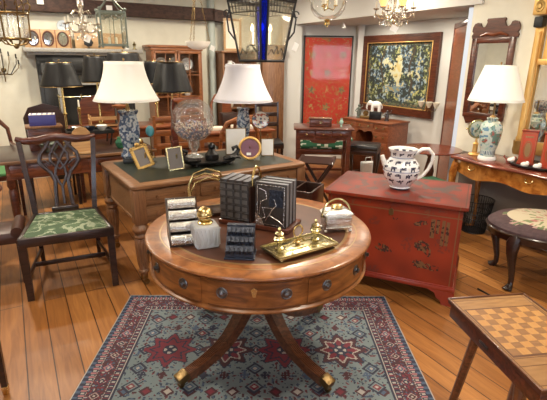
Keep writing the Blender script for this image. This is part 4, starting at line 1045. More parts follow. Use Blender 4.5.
def obelisk(t, zr):
    m = MB(); m.box((0, 0, .012), (.15, .15, .024), bev=.003); m.box((0, 0, .034), (.125, .125, .02), bev=.003); m.obj('stepped_plinth', 'dark_wood', t)
    m = MB(); m.box((0, 0, .05), (.11, .11, .012), bev=.003); m.box((0, 0, .065), (.085, .085, .018), bev=.002); m.obj('brass_step', 'brass', t)
    m = MB(); m.box((0, 0, .11), (.055, .055, .075), bev=.002); m.ring_poly([[(sx*.024, sy*.024, .15) for sx, sy in ((-1, -1), (1, -1), (1, 1), (-1, 1))], [(sx*.012, sy*.012, .46) for sx, sy in ((-1, -1), (1, -1), (1, 1), (-1, 1))], [(sx*.001, sy*.001, .50) for sx, sy in ((-1, -1), (1, -1), (1, 1), (-1, 1))]]); m.obj('obelisk_shaft', 'maroon_top', t)
    m = MB(); m.tube([(0, 0, .49), (0, 0, zr+.12)], .005); m.obj('stem', 'brass', t)
lamp('obelisk_lamp', 'large black conical shade on a slender dark obelisk base, behind the potpourri globe', (-.868, 3.86, .7615), R(33), 1.315, .172, .103, .24, 'black_shade', obelisk, 1.0)

# ================================================================== THINGS ON THE DESK
pg = T('potpourri_globe', 'big clear glass globe on a stem half filled with pale potpourri', 'globe', (-.69, 3.80, .7615))
m = MB(); r_ = .182; zc = .325
m.lathe([(r_*math.sin(PI*i/24), zc-r_*math.cos(PI*i/24)) for i in range(2, 23)], n=48, cap=False); m.obj('glass_bowl', 'glass_globe', pg)
m = MB(); m.lathe([(0, 0), (.075, 0), (.080, .010), (.06, .022), (.03, .035), (.022, .055), (.032, .075), (.045, .10), (.05, .14), (.042, .155)], n=32, cap=False); m.obj('glass_foot', 'glass_frost', pg)
random.seed(8); m = MB()
for i in range(560):
    zz = random.uniform(-.155, -.02); rr = math.sqrt(max(0, (r_-.014)**2-zz*zz))*math.sqrt(random.random()); aa = random.random()*2*PI
    if zz < -.06 and rr < .6*math.sqrt(max(0, (r_-.014)**2-zz*zz)): continue
    s_ = random.uniform(.007, .013); m.at(rr*math.cos(aa), rr*math.sin(aa), zc+zz, random.random()*6, random.random()*6, random.random()*6); m.sphere((0, 0, 0), s_, random.choice((0, 0, 1, 2, 3)) if zz > -.075 else random.choice((2, 2, 3, 1)), 6, 1, .8, .5, m=4)
plain('petal_pink', (.55, .38, .34), .8); plain('petal_cream', (.66, .58, .48), .8); plain('petal_blue', (.16, .17, .25), .8); plain('petal_grey', (.30, .28, .30), .8)
pt = m.obj('potpourri', ['petal_cream', 'petal_pink', 'petal_blue', 'petal_grey'], pg); pt['kind'] = 'stuff'
# bronze inkstand
bz = T('bronze_inkstand', 'black bronze inkstand with scrolling dragon ends on the front of the desk', 'inkstand', (-.515, 3.56, .7615), R(28)); bz.scale = (1.15, 1.15, 1.15)
m = MB(); m.lathe([(0, .012), (.10, .012), (.115, .022), (.118, .034), (.08, .034), (0, .034)], n=28, cap=False, sx=1.6, sy=.8); m.obj('tray', 'bronze', bz)
for sx in (-1, 1):
    for sy in (-1, 1): m = MB(); m.sphere((sx*.12, sy*.055, .009), .011, n=8); m.obj('foot', 'bronze', bz)
m = MB(); m.lathe([(0, .034), (.045, .034), (.05, .05), (.048, .075), (.035, .09), (.03, .095), (.018, .11), (.026, .125), (.024, .14), (.008, .152), (0, .155)], (.01, 0, 0), 20, cap=False); m.obj('ink_pot', 'bronze', bz)
for s in (-1, 1): m = MB(); m.tube([(s*.10, 0, .03), (s*.15, 0, .035), (s*.19, 0, .055), (s*.215, 0, .09), (s*.20, 0, .115), (s*.17, 0, .105), (s*.175, 0, .085)], [.02, .024, .02, .015, .012, .014, .008], 8, ref=(0, 1, 0)); m.tube([(s*.09, -.03, .035), (s*.13, -.05, .05), (s*.18, -.05, .05), (s*.22, -.02, .03)], [.012, .016, .012, .006], 6, ref=(0, 0, 1)); m.obj('scroll_end', 'bronze', bz)
# frames
def photo_frame(name, label, loc, rz, w, h, fm, pm, style, ry=0, tilt=14):
    t = T(name, label, 'picture frame', loc, rz)
    def pl(m): m.T = Matrix.Translation((0, 0, .004)) @ Euler((-R(tilt), R(ry), 0)).to_matrix().to_4x4(); return m
    m = pl(MB()); b = w*(.17 if style else .11)
    for s in (-1, 1): m.box((s*(w/2-b/2), 0, h/2), (b, .012, h), bev=.004); m.box((0, 0, h/2+s*(h/2-b/2)), (w, .012, b), bev=.004)
    if style:
        for i in range(9):
            for s in (-1, 1): m.sphere((s*w/2, -.003, h*(i+.5)/9), .009, n=6)
        for i in range(6):
            for q in (0, h): m.sphere((-w/2+w*(i+.5)/6, -.003, q if q else .006), .009, n=6)
        m.sphere((0, -.004, h+.012), .02, n=8)
    m.obj('frame', fm, t)
    m = pl(MB()); m.box((0, .001, h/2), (w-2*b+.004, .004, h-2*b+.004)); m.obj('picture', 'painted_matt', t, paint=(lambda c, n: mix((.02, .017, .017), (.20, .18, .17), .42+ns(c, 28, 5)*1.6)) if pm == 'painted_gloss' else None)
    m = MB(); m.tube([(0, .006, h*.7), (0, h*.38, .006)], .006); m.obj('strut', fm, t)
    return t
photo_frame('gilt_photo_frame', 'ornate gold photograph frame leaning at the left front of the desk', (-.995, 3.40, .7615), R(28), .128, .178, 'gilt', 'painted_gloss', 1, ry=-16, tilt=22)
photo_frame('silver_photo_frame', 'silver and glass photograph frame beside the black bronze inkstand', (-.742, 3.335, .7615), R(8), .125, .180, 'pale_brass', 'painted_gloss', 0, ry=-8)
# cards
def card(name, label, loc, rz, w, h, hd):
    t = T(name, label, 'screen', loc, rz)
    m = MB(); m.box((0, 0, h/2+.003), (w-.008, .006, h-.006)); m.obj('white_panel', 'paper', t)
    m = MB()
    for s in (-1, 1): m.box((s*(w/2), 0, h/2), (.006, .010, h), bev=.002); m.box((0, 0, h/2+s*(h/2-.003)), (w, .010, .006), bev=.002)
    for s in (-1, 1): m.box((s*(w/2-.02), 0, .004), (.012, .07, .008), bev=.002)
    if hd: m.tube([(-.02, 0, h), (0, 0, h+.03), (.02, 0, h)], .004, 6, ref=(0, 1, 0)); m.sphere((0, 0, h+.033), .008, n=8)
    m.obj('gilt_edge', 'old_brass', t)
card('desk_screen', 'larger plain white panel screen standing beneath the grey-white lamp shade', (-.345, 3.985, .7615), R(15), .18, .235, 0)
card('hand_screen', 'smaller plain white panel with little brass handle at the right of the desk', (-.06, 3.93, .7615), R(8), .11, .155, 1)
rf = T('round_frame', 'round gilt frame with mauve centre and a small white label on the desk', 'picture frame', (-.205, 3.745, .7615), R(5))
m = MB().at(rx=-R(12)); q = Euler((PI/2, 0, 0))
m.lathe([(.078, -.006), (.096, -.006), (.100, 0), (.096, .008), (.086, .010), (.078, .004), (.078, -.006)], (0, 0, .100), 40, cap=False, tilt=q); m.obj('gilt_rim', 'gilt_plain', rf)
m = MB().at(rx=-R(12)); m.lathe([(0, 0), (.079, 0)], (0, 0, .100), 36, cap=False, tilt=q); m.obj('mauve_panel', 'mauve', rf)
m = MB().at(rx=-R(12)); m.box((-.01, -.003, .052), (.038, .002, .022)); m.obj('label', 'paper', rf)
m = MB(); m.tube([(0, .008, .12), (0, .075, .005)], .004); m.obj('strut', 'old_brass', rf)
ep = T('easel_plate', 'small figured plate held on a slim upright stand right of the grey-white lamp', 'plate', (-.125, 4.08, .7615), R(0))
m = MB(); m.lathe([(0, 0), (.035, 0), (.03, .008), (.008, .014), (.005, .03), (.005, .22), (0, .22)], n=14, cap=False); m.obj('stand', 'old_brass', ep)
def platecol(c, n):
    r = math.hypot(c.x, c.z-.30)
    if r > .073: return (.10, .05, .03)
    return (.50, .46, .40) if ns(c, 45, 7) > -.05 else ((.30, .08, .05) if ns(c, 30, 2) > 0 else (.08, .10, .14))
m = MB(); m.grid(lambda u, v: (.08*v*math.cos(2*PI*u), -.004-.010*v*v, .30+.08*v*math.sin(2*PI*u)), 48, 16, closeu=True); m.obj('plate', 'painted_gloss', ep, paint=platecol, solid=.004)
tb = T('teal_ornament', 'small teal oval ornament on a wire stand behind the gold frame', 'ornament', (-1.06, 3.93-.13, .7615), R(10))
m = MB(); m.lathe([(0, 0), (.035, 0), (.03, .01), (.006, .02), (.005, .18), (0, .18)], n=12, cap=False); m.obj('stand', 'old_brass', tb)
m = MB(); m.sphere((0, 0, .228), .048, n=18, sx=.75, sy=.35); m.obj('oval', 'teal', tb)

# ================================================================== FIREPLACE WALL
fp = T('fireplace', 'large black fireplace with pale stone mantelshelf on the back wall', 'fireplace', tuple(Lp(2.45, .02)), RZL); fp.scale = (.88, 1, 1)
m = MB(); m.box((0, -.16, 1.665), (1.62, .32, .05), bev=.008); m.box((0, -.14, 1.625), (1.52, .26, .035), bev=.008); m.obj('mantelshelf', 'grey_marble', fp)
for s in (-1, 1): m = MB(); m.box((s*.55, -.10, .80), (.22, .20, 1.60), bev=.006); m.box((s*.55, -.205, .86), (.13, .012, 1.3), bev=.004); m.obj('jamb', 'slate_black', fp)
m = MB(); m.box((0, -.10, 1.48), (1.32, .20, .25), bev=.006); m.box((0, -.205, 1.48), (.9, .012, .15), bev=.004); m.obj('lintel', 'slate_black', fp)
m = MB()
for s in (-1, 1): m.box((s*.41, -.09, .62), (.05, .20, 1.24)); 
m.box((0, -.09, 1.26), (.87, .20, .05)); m.obj('opening_surround', 'grey_marble', fp)
m = MB(); m.box((0, -.008, .62), (.80, .01, 1.22)); m.obj('fireback', 'soot', fp)
fn = T('club_fender', 'brass rail on slim uprights crossing the dark fireplace opening', 'fender', tuple(Lp(2.45, .40)), RZL); fn.scale = (.88, 1, 1)
m = MB(); m.tube([(-.45, 0, 1.10), (.5, 0, 1.10)], .009); m.obj('rail', 'pale_brass', fn)
for x in (-.45, -.15, .18, .5): m = MB(); m.lathe([(0, 0), (.03, 0), (.008, .02), (.008, 1.1), (.016, 1.11), (.016, 1.13), (0, 1.14)], (x, 0, 0), 12, cap=False); m.obj('upright', 'pale_brass', fn)
# strip of oval mirrors on the mantel
mz = 1.6915
tm = T('oval_mirror_panel', 'light wood panel with three oval mirrors standing on the left of the mantelshelf', 'mirror', tuple(Lp(2.86, .13, mz)), RZL)
m = MB(); m.box((0, 0, .11), (.54, .014, .22), bev=.003); m.obj('panel', 'tan_board', tm)
for x in (-.17, 0, .17):
    m = MB(); m.tube([(x+.060*math.cos(2*PI*i/28), -.010, .11+.085*math.sin(2*PI*i/28)) for i in range(28)], .009, 6, ref=(0, 1, 0), closed=True); fr = m.obj('oval_frame', 'mahogany', tm)
    m = MB(); m.lathe([(0, 0), (1, 0)], (x, -.009, .11), 28, cap=False, sx=.060, sy=.085, tilt=Euler((PI/2, 0, 0))); m.obj('mirror_glass', 'mirror', fr, smooth=0)
for x in (-.085, .085, .255): m = MB(); m.box((x, -.010, .11), (.012, .01, .22), bev=.002); m.obj('divider', 'cab_wood', tm)
bd = MB().box((0, 0, .10), (.62, .014, .20), bev=.003).obj('tan_board', 'tan_board'); tag(bd, 'plain tan board propped on the mantelshelf right of the oval mirrors', 'board', None, Lp(2.24, .12, mz), RZL)
m = MB()
for k in range(7): a = k*2*PI/7; m.sphere((.035*math.cos(a), -.0, .075+.03*math.sin(a)), .024, n=8, sy=.5)
m.sphere((0, -.01, .075), .022, n=8); m.tube([(0, 0, .06), (0, 0, .004)], .006); m.lathe([(0, 0), (.03, 0), (.008, .012), (0, .012)], n=12, cap=False)
tag(m.obj('flower_ornament', 'iron'), 'black flower-shaped ornament on the mantelshelf in front of the tan board', 'ornament', None, Lp(2.40, .22, mz), RZL)
def pl2(c, n): return (.10, .16, .26) if abs(ns(c, 40, 2)) < .13 and math.hypot(c.x, c.z) < .045 else (.58, .64, .70)
wp = MB().grid(lambda u, v: (.075*v*math.cos(2*PI*u), -.004-.014*v*v, .075*v*math.sin(2*PI*u)), 36, 12, closeu=True).obj('wall_plate', 'painted_gloss', paint=pl2, solid=.004); tag(wp, 'pale blue-white plate hanging on the wall above the tan board', 'plate', None, Lp(2.66, .025, 1.96), RZL)
for i, (t, hh) in enumerate(((1.90, .16), (1.80, .10))):
    m = MB(); m.lathe([(0, 0), (.03, 0), (.03, .01), (.012, .02), (.016, hh*.5), (.03, hh*.62), (.012, hh*.8), (.008, hh), (0, hh+.01)], n=12, cap=False)
    tag(m.obj('candlestick', ('ceramic', 'pale_brass')[i]), ('taller white candlestick on the right end of the mantelshelf', 'short pale brass candlestick at the right end of the mantelshelf')[i], 'candlestick', None, Lp(t, .14, mz))
# wall sconce
ws = T('wall_sconce', 'gilt branching candle sconce with dark tips on the wall left of the fireplace', 'sconce', tuple(Lp(3.40, .02, 1.42)), RZL)
m = MB(); m.sphere((0, -.01, 0), .03, n=10, sy=.4); m.tube([(0, -.02, -.14), (0, -.03, 0), (0, -.02, .18)], .007); m.obj('backplate', 'old_brass', ws)
for k, a in enumerate((-75, -50, -25, 0, 25, 50, 75)):
    L_ = .17+.02*(k % 2); s_ = math.sin(R(a)); c_ = math.cos(R(a))
    m = MB(); m.tube([(0, -.02, -.05), (s_*L_*.5, -.06, -.06+c_*.02), (s_*L_, -.07, c_*L_*.6), (s_*L_*1.05, -.07, c_*L_*.9+.03)], [.006, .006, .005, .004], 6, ref=(0, 1, 0)); arm = m.obj('arm', 'bronze' if k % 2 else 'old_brass', ws)
    m = MB(); m.lathe([(0, 0), (.014, .004), (.007, .012), (.008, .05), (0, .055)], (s_*L_*1.05, -.07, c_*L_*.9+.03), 8, cap=False); m.obj('candle_cup', 'bronze', arm)
# plate cabinet
pcab = T('display_cabinet', 'orange-brown glazed wall cabinet with a row of three white plates', 'cabinet', tuple(Lp(1.27, .21)), RZL); pcab.scale = (.87, 1, 1)
m = MB(); m.box((0, 0, 1.74), (.92, .36, .035), bev=.01); m.box((0, 0, 1.705), (.86, .33, .04), bev=.008); m.obj('cornice', 'cab_wood', pcab)
m = MB()
for s in (-1, 1): m.box((s*.40, 0, 1.22), (.03, .30, .96))
m.box((0, .14, 1.22), (.80, .02, .96)); m.box((0, 0, .75), (.80, .30, .03)); m.box((0, .02, 1.06), (.78, .24, .016)); m.box((0, .02, 1.40), (.78, .24, .016)); m.obj('carcase', 'cab_wood', pcab)
m = MB(); m.box((0, -.02, .39), (.88, .34, .70), bev=.005); m.obj('base_cupboard', 'cab_wood', pcab)
for s in (-1, 1):
    m = MB(); x0, x1 = (s*.005, s*.39)
    for x in (x0+s*.02, x1-s*.02): m.box((x, -.155, 1.22), (.035, .02, .93), bev=.003)
    for z in (.775, 1.665): m.box(((x0+x1)/2, -.155, z), (.385, .02, .035), bev=.003)
    m.box(((x0+x1)/2, -.155, 1.22), (.012, .012, .90)); m.box(((x0+x1)/2, -.155, 1.36), (.35, .012, .012)); m.box(((x0+x1)/2, -.155, 1.06), (.35, .012, .012)); d_ = m.obj('door', 'cab_wood', pcab)
    m = MB(); m.box(((x0+x1)/2, -.152, 1.22), (.35, .003, .89)); m.obj('door_glass', 'panel_glass', d_)
def plt(c, n):
    r = math.hypot(c.x, c.z); return (.62, .62, .60) if r > .055 or ns(c, 50, 3) < .1 else (.38, .40, .44)
def Lcab(dx, dy, z):
    b = Lp(1.27, .21); return V((b.x+.866*dx-.5*dy, b.y+.5*dx+.866*dy, z))
p0 = None
for k, (x, lab) in enumerate(((-.19, 'white patterned plate, leftmost on the cabinet top shelf'), (0, 'white patterned plate, middle of the cabinet top shelf'), (.19, 'white patterned plate, rightmost on the cabinet top shelf'))):
    if p0 is None:
        p0 = MB().grid(lambda u, v: (.088*v*math.cos(2*PI*u), -.004-.012*v*v, .088*v*math.sin(2*PI*u)), 36, 12, closeu=True).obj('dinner_plate', 'painted_gloss', paint=plt, solid=.004); q = p0
    else: q = p0.copy(); COL.objects.link(q)
    tag(q, lab, 'plate', 'plates on the cabinet top shelf', Lcab(x, .02, 1.508), RZL)
def pot(name, label, loc, mat, prof, cat='pot', n=20, sc=1, group=None):
    m = MB(); m.lathe([(r*sc, z*sc) for r, z in prof], n=n, cap=False); o = m.obj(name, mat); tag(o, label, cat, group, loc); return o
BOWL = [(0, 0), (.03, 0), (.035, .01), (.06, .04), (.075, .07), (.07, .07), (.03, .02), (0, .015)]
POT = [(0, 0), (.035, 0), (.05, .03), (.055, .07), (.035, .10), (.028, .12), (.034, .13), (.02, .13), (0, .11)]
pot('tureen', 'dark bowl on the middle shelf of the plate cabinet', Lcab(-.15, .0, 1.069), 'mahogany', BOWL, 'bowl', sc=1.1)
pot('cabinet_vase', 'pale vase on the middle shelf of the plate cabinet', Lcab(.18, .0, 1.069), 'ceramic', POT, 'vase', sc=1.2)
# bookcase
bk = T('open_bookcase', 'narrow open oak bookcase with china beneath the hanging picture lantern', 'bookcase', tuple(Lp(.28, .17)), RZL)
m = MB()
for s in (-1, 1): m.box((s*.27, 0, .84), (.03, .30, 1.66), bev=.003)
m.box((0, .14, .84), (.54, .02, 1.66)); m.obj('carcase', 'oak_dark', bk)
for z in (.10, .50, .85, 1.14, 1.40): m = MB(); m.box((0, 0, z), (.51, .28, .018), bev=.003); m.obj('shelf', 'oak_dark', bk)
m = MB(); m.box((0, 0, 1.685), (.62, .34, .03), bev=.008); m.obj('cornice', 'oak_dark', bk)
def Lbk(dx, dy, z):
    b = Lp(.28, .17); return V((b.x+.866*dx-.5*dy, b.y+.5*dx+.866*dy, z))
tj = T('white_teapot', 'white china jug on the top shelf of the oak bookcase', 'jug', tuple(Lbk(-.12, -.03, 1.410)), 0)
m = MB(); m.lathe([(0, 0), (.03, 0), (.045, .02), (.065, .06), (.05, .10), (.03, .12), (.035, .15), (.028, .15), (0, .11)], n=20, cap=False); m.obj('body', 'ceramic', tj)
m = MB(); m.tube([(-.05, 0, .05), (-.09, 0, .08), (-.10, 0, .12)], [.012, .009, .007]); m.obj('spout', 'ceramic', tj)
m = MB(); m.tube([(.05, 0, .04), (.09, 0, .07), (.07, 0, .12), (.03, 0, .13)], .007, ref=(0, 1, 0)); m.obj('handle', 'ceramic', tj)
pot('china_bowl', 'small white bowl beside the white jug on the bookcase shelf', Lbk(.06, -.03, 1.410), 'ceramic', BOWL, 'bowl')
pot('brown_bowl', 'brown bowl on the second shelf of the oak bookcase', Lbk(-.10, -.03, 1.150), 'maroon_top', BOWL, 'bowl', sc=1.1)
pot('stone_pot', 'dark pot beside the brown bowl on the bookcase shelf', Lbk(.10, -.03, 1.150), 'leather', POT, 'pot')
pot('cream_pot', 'cream pot on the middle shelf of the oak bookcase', Lbk(-.12, -.03, .860), 'cream', POT, 'pot')
pf = T('framed_picture', 'pale picture in a gilt frame standing on top of the oak bookcase', 'picture', tuple(Lbk(-.06, -.02, 1.7015)), RZL)
m = MB()
for s in (-1, 1): m.box((s*.13, 0, .23), (.035, .02, .46), bev=.004); m.box((0, 0, .23+s*.2125), (.26, .02, .035), bev=.004)
m.obj('frame', 'tan_board', pf)
m = MB(); m.box((0, .003, .23), (.24, .006, .40)); m.obj('mount', 'cream', pf)
m = MB(); m.box((0, -.002, .25), (.11, .004, .18)); m.obj('print', 'box_top', pf)
# tall wooden panel
tp = T('wood_screen', 'tall plain brown wooden cupboard side between bookcase and white pier', 'cupboard', (-.055, 7.30, 0), R(10))
m = MB(); m.box((0, 0, .90), (.34, .34, 1.72), bev=.005); m.obj('carcase', 'oak_dark', tp)
m = MB(); m.box((0, 0, 1.775), (.38, .38, .04), bev=.01); m.obj('cornice', 'oak_dark', tp)
m = MB(); m.box((0, -.176, .92), (.28, .014, 1.55), bev=.004); d_ = m.obj('door', 'oak_dark', tp)
m = MB(); m.sphere((-.11, -.19, .95), .012, n=8); m.obj('knob', 'old_brass', d_)

# ================================================================== RED PANEL, TAPESTRY, DOOR, MIRRORS
rp = T('red_lacquer_panel', 'tall glazed red textile panel with gold flowers in a thin black frame', 'panel', (.835, 7.425, .16), 0)
def redp(c, n):
    x, z = c.x, c.z; b = mix((.56, .055, .022), (.46, .035, .018), .5+ns(c, 3))
    gx, gz = x/.24, (z-.15)/.27
    ix, iz = round(gx), round(gz); dx, dz = (gx-ix)*.24, (gz-iz)*.27
    if (ix+iz) % 2 == 0 and abs(x) < .33 and .05 < z < 1.75:
        r = math.hypot(dx, dz); a = math.atan2(dz, dx)
        if r < .05*(1+.35*math.cos(5*a+ix)): return (.13, .12, .07) if ns(c, 60, ix) > 0 else (.36, .20, .06)
    else:
        r = math.hypot(dx*1.2, dz)
        if r < .05 and abs(ns(c, 24, 5)) < .16: return (.42, .26, .09)
    if abs(ns(c, 12, 8)) < .03 or ns(c, 30, 4) > .42: return (.34, .17, .05)
    return b
m = MB(); m.grid(lambda u, v: (-.365+.73*u, -.006, .02+1.74*v), 120, 290); m.obj('textile', 'painted_matt', rp, paint=redp, smooth=0)
m = MB()
for s in (-1, 1): m.box((s*.376, -.012, .89), (.022, .026, 1.80), bev=.003); m.box((0, -.012, .89+s*.89), (.77, .026, .022), bev=.003)
m.obj('frame', 'black_paint', rp)
m = MB(); m.box((0, -.016, .89), (.735, .003, 1.76)); m.obj('glazing', 'panel_glass', rp)

def wloc(t, off, z, n=0): 
    q = P0+A*t+Nn*off; return (q.x, q.y, z)
pt_ = T('tapestry', 'large woodland tapestry in blues, greens and yellow in a wide wooden frame', 'tapestry', wloc(2.03, .905, .86), RZW)
def tap(c, n):
    x, z = c.x/.62, (c.z-.535)/.44     # -1..1
    ed = min(1-abs(x), 1-abs(z))
    a, b_, d_ = ns((c.x, 0, c.z), 8, 1), ns((c.x, 0, c.z), 22, 2), ns((c.x, 0, c.z), 48, 3)
    if ed < .015: return (.02, .02, .02)
    if ed < .10:
        h = ns((c.x, 0, c.z), 38, 6); return (.09, .11, .06) if h > .12 else ((.16, .10, .05) if h < -.2 else (.03, .035, .03))
    if z < -.82+.1*a: return (.035, .045, .03) if b_ < .1 else (.16, .17, .09)
    sky = math.exp(-(((x+.02)/.36)**2+((z-.22)/.42)**2)); lake = math.exp(-(((x+.10)/.55)**2+((z+.45)/.13)**2))
    if sky+a*.9+b_*.5+d_*.4 > .66: return mix((.50, .40, .15), (.50, .50, .34), .5+b_*1.5)
    if lake+a*.3 > .68: return (.30, .25, .12) if b_ > .15 else (.15, .22, .24)
    if abs(x-.42+.05*math.sin(z*6)) < .03 and z > -.5 or abs(x+.48+.06*math.sin(z*5)) < .028 and z > -.6: return (.05, .035, .02)
    m_ = b_+d_*.8+a*.4
    if m_ > .42: return (.46, .42, .16) if x*a > -.02 else (.28, .36, .40)
    if m_ > .16: return (.17, .24, .31) if ns((c.x, 0, c.z), 5, 9) > 0 else (.22, .24, .09)
    if m_ > -.1: return (.075, .12, .15) if ns((c.x, 0, c.z), 5, 9) > -.1 else (.10, .12, .05)
    return (.022, .03, .024)
m = MB(); m.grid(lambda u, v: (-.62+1.24*u, -.012, .095+.88*v), 200, 150); m.obj('woven_picture', 'painted_matt', pt_, paint=tap, smooth=0)
m = MB()
for s in (-1, 1):
    m.prism([(s*.62, .095), (s*.725, -.01), (s*.725, 1.08), (s*.62, .975)], -.045, 0, 'y')
m.prism([(-.62, .975), (.62, .975), (.725, 1.08), (-.725, 1.08)], -.045, 0, 'y'); m.prism([(-.62, .095), (.62, .095), (.725, -.01), (-.725, -.01)], -.045, 0, 'y'); m.obj('frame', 'mahogany', pt_, smooth=0)
m = MB()
for s in (-1, 1): m.box((s*.622, -.042, .535), (.012, .012, .89), bev=.002); m.box((0, -.042, .535+s*.44), (1.25, .012, .012), bev=.002)
m.obj('slip', 'gilt_plain', pt_)
# door leaf with red panel
dl = T('red_door_leaf', 'tall narrow red-brown panelled screen with gilt edge seen obliquely, right of the tapestry', 'screen', (1.94, 4.78, 0), math.atan2(.74, .14))
m = MB(); m.box((.38, 0, 1.0), (.66, .022, 1.88)); m.obj('red_panel', 'mahogany_red', dl)
m = MB()
for x in (.03, .73): m.box((x, 0, 1.0), (.05, .034, 2.0), bev=.004)
for z in (.03, 1.97): m.box((.38, 0, z), (.70, .034, .05), bev=.004)
m.obj('frame', 'mahogany', dl)
m = MB(); m.box((.055, .012, 1.0), (.008, .012, 1.9)); m.box((.055, -.012, 1.0), (.008, .012, 1.9)); m.obj('gilt_slip', 'pale_brass', dl)
# shades on stems by the door
sw = T('wall_light', 'wall light with small cream flower shades on thin brass stems, below the tapestry corner', 'wall light', wloc(1.32, .78, 1.0), RZW)
m = MB(); m.lathe([(0, 0), (.02, 0), (.02, .01), (0, .01)], (0, .10, 0), 12, cap=False, tilt=Euler((PI/2, 0, 0))); m.tube([(0, .12, 0), (0, 0, 0)], .005); m.obj('backplate', 'old_brass', sw)
for x in (-.10, .03, .15):
    m = MB(); m.tube([(0, 0, 0), (x*.6, 0, -.04), (x, 0, -.02), (x, 0, .01)], .004, 6, ref=(0, 1, 0)); ar = m.obj('arm', 'old_brass', sw)
    m = MB(); m.lathe([(.012, .0), (.030, .03), (.045, .075), (.043, .075), (.026, .03), (.0, .01)], (x, 0, .005), 14, cap=False); m.obj('shade', 'cream', ar)
# fret mirror
fm = T('fret_mirror', 'carved dark red mahogany mirror with shaped crest above the ginger jar lamp', 'mirror', wloc(-.075, -.006, 1.05), RZW)
def fretcol(c, n): return mix((.10, .018, .012), (.28, .05, .025), .5+ns(c, 18)*1.2)
half = [(0, .885), (.10, .885), (.115, .90), (.105, .915), (.085, .90)][0:0] or [(0, .915), (.085, .915), (.092, .90), (.085, .885), (.095, .86), (.105, .845), (.13, .84), (.15, .855), (.16, .88), (.185, .885), (.215, .875), (.232, .845), (.235, .81), (.22, .79), (.235, .77), (.228, .745), (.20, .735)]
cr_ = half+[(-x, z) for x, z in half[::-1]]
m = MB(); m.prism(cr_, -.022, 0, 'y'); m.obj('crest', 'mahogany', fm)
m = MB(); m.tube([(-.14, -.028, .765), (-.07, -.028, .785), (0, -.028, .775), (.07, -.028, .785), (.14, -.028, .765)], [.008, .014, .016, .014, .008], 8, ref=(0, 1, 0)); m.obj('crest_carving', 'red_wood', fm)
m = MB()
for s in (-1, 1): m.box((s*.19, -.018, .40), (.055, .030, .70), bev=.006)
m.box((0, -.018, .725), (.43, .030, .05), bev=.006); m.box((0, -.018, .04), (.43, .030, .05), bev=.006); m.prism([(-.21, .02), (.21, .02), (.17, -.05), (.08, -.03), (0, -.08), (-.08, -.03), (-.17, -.05)], -.022, 0, 'y'); m.obj('frame', 'mahogany', fm)
m = MB(); m.box((0, -.010, .385), (.33, .004, .64)); m.obj('mirror_glass', 'mirror', fm, smooth=0)
# gilt mirror
gm = T('gilt_pier_mirror', 'gilt column-framed pier mirror with corner rosettes at the right edge', 'mirror', wloc(-.80, -.004, .80), RZW); gm.scale = (1, 1, 1.2)
for s in (-1, 1):
    m = MB(); m.lathe([(0, .10), (.034, .10), (.036, .12), (.026, .14), (.028, .5), (.024, .86), (0, .86)], (s*.30, -.045, 0), 16, cap=False); m.box((s*.30, -.02, .50), (.07, .04, .86)); m.obj('column', 'gilt_plain', gm)
    m = MB(); m.box((s*.30, -.045, .92), (.075, .075, .07), bev=.01); m.obj('black_capital', 'iron', gm)
    m = MB(); m.box((s*.30, -.045, 1.02), (.11, .09, .11), bev=.006); m.obj('corner_block', 'gilt_plain', gm)
    m = MB(); m.lathe([(0, .012), (.014, .010), (.02, .002), (.034, .006), (.04, 0)], (s*.30, -.090, 1.02), 16, cap=False, tilt=Euler((PI/2, 0, 0))); m.obj('rosette', 'gilt', gm)
    m = MB(); m.lathe([(0, .0), (.04, .0), (.05, .03), (.045, .06), (.05, .10), (0, .10)], (s*.30, -.045, 0), 14, cap=False); m.obj('foot', 'gilt', gm)
for nm, zz, d3 in (('frieze_rail', 1.02, (.50, .06, .10)), ('middle_rail', .66, (.52, .04, .04)), ('bottom_rail', .06, (.52, .04, .09)), ('cornice', 1.09, (.74, .09, .03))): m = MB(); m.box((0, -.035, zz), d3, bev=.005); m.obj(nm, 'gilt_plain', gm)
m = MB(); m.box((0, -.008, .82), (.50, .006, .30)); m.obj('upper_panel', 'amber_glass' if 0 else 'gilt_plain', gm)
m = MB(); m.box((0, -.008, .38), (.50, .006, .54)); m.obj('mirror_glass', 'mirror', gm, smooth=0)

# ================================================================== THINGS ON THE RIGHT TABLES
vm = T('shaving_mirror', 'round cream-gold shaving mirror on a turned stand beside the ginger jar lamp', 'mirror', (1.865, 4.10, .7580), R(-12))
m = MB(); m.lathe([(0, 0), (.052, 0), (.055, .008), (.045, .016), (.022, .022), (.022, .10), (.028, .105), (.012, .12), (.008, .155), (0, .155)], n=24, cap=False); m.obj('stand', 'gilt_plain', vm)
m = MB(); m.lathe([(.070, -.010), (.082, -.010), (.087, 0), (.082, .010), (.070, .008), (.070, -.010)], (0, 0, .24), 40, cap=False, tilt=Euler((PI/2, 0, 0))); m.obj('rim', 'pale_brass', vm)
m = MB(); m.lathe([(0, 0), (.072, 0)], (0, -.004, .24), 36, cap=False, tilt=Euler((PI/2, 0, 0))); m.obj('mirror_glass', 'mirror', vm, smooth=0)
m = MB(); m.sphere((.095, 0, .24), .010, n=8); m.sphere((-.095, 0, .24), .010, n=8); m.obj('pivot_knob', 'brass', vm)
ty = T('oval_tray', 'black oval tray under the red book boxes on the burr walnut table', 'tray', (2.16, 3.62, .7580), RZW)
m = MB(); m.lathe([(0, .004), (.16, .004), (.185, .012), (.192, .022), (.188, .024), (.16, .010), (0, .009)], n=48, cap=False, sx=1.05, sy=.86); m.obj('tray', 'black_paint', ty)
m = MB(); m.lathe([(.188, .022), (.194, .024), (.188, .027), (.188, .022)], n=48, cap=False, sx=1.05, sy=.86); m.obj('rim', 'pewter', ty)
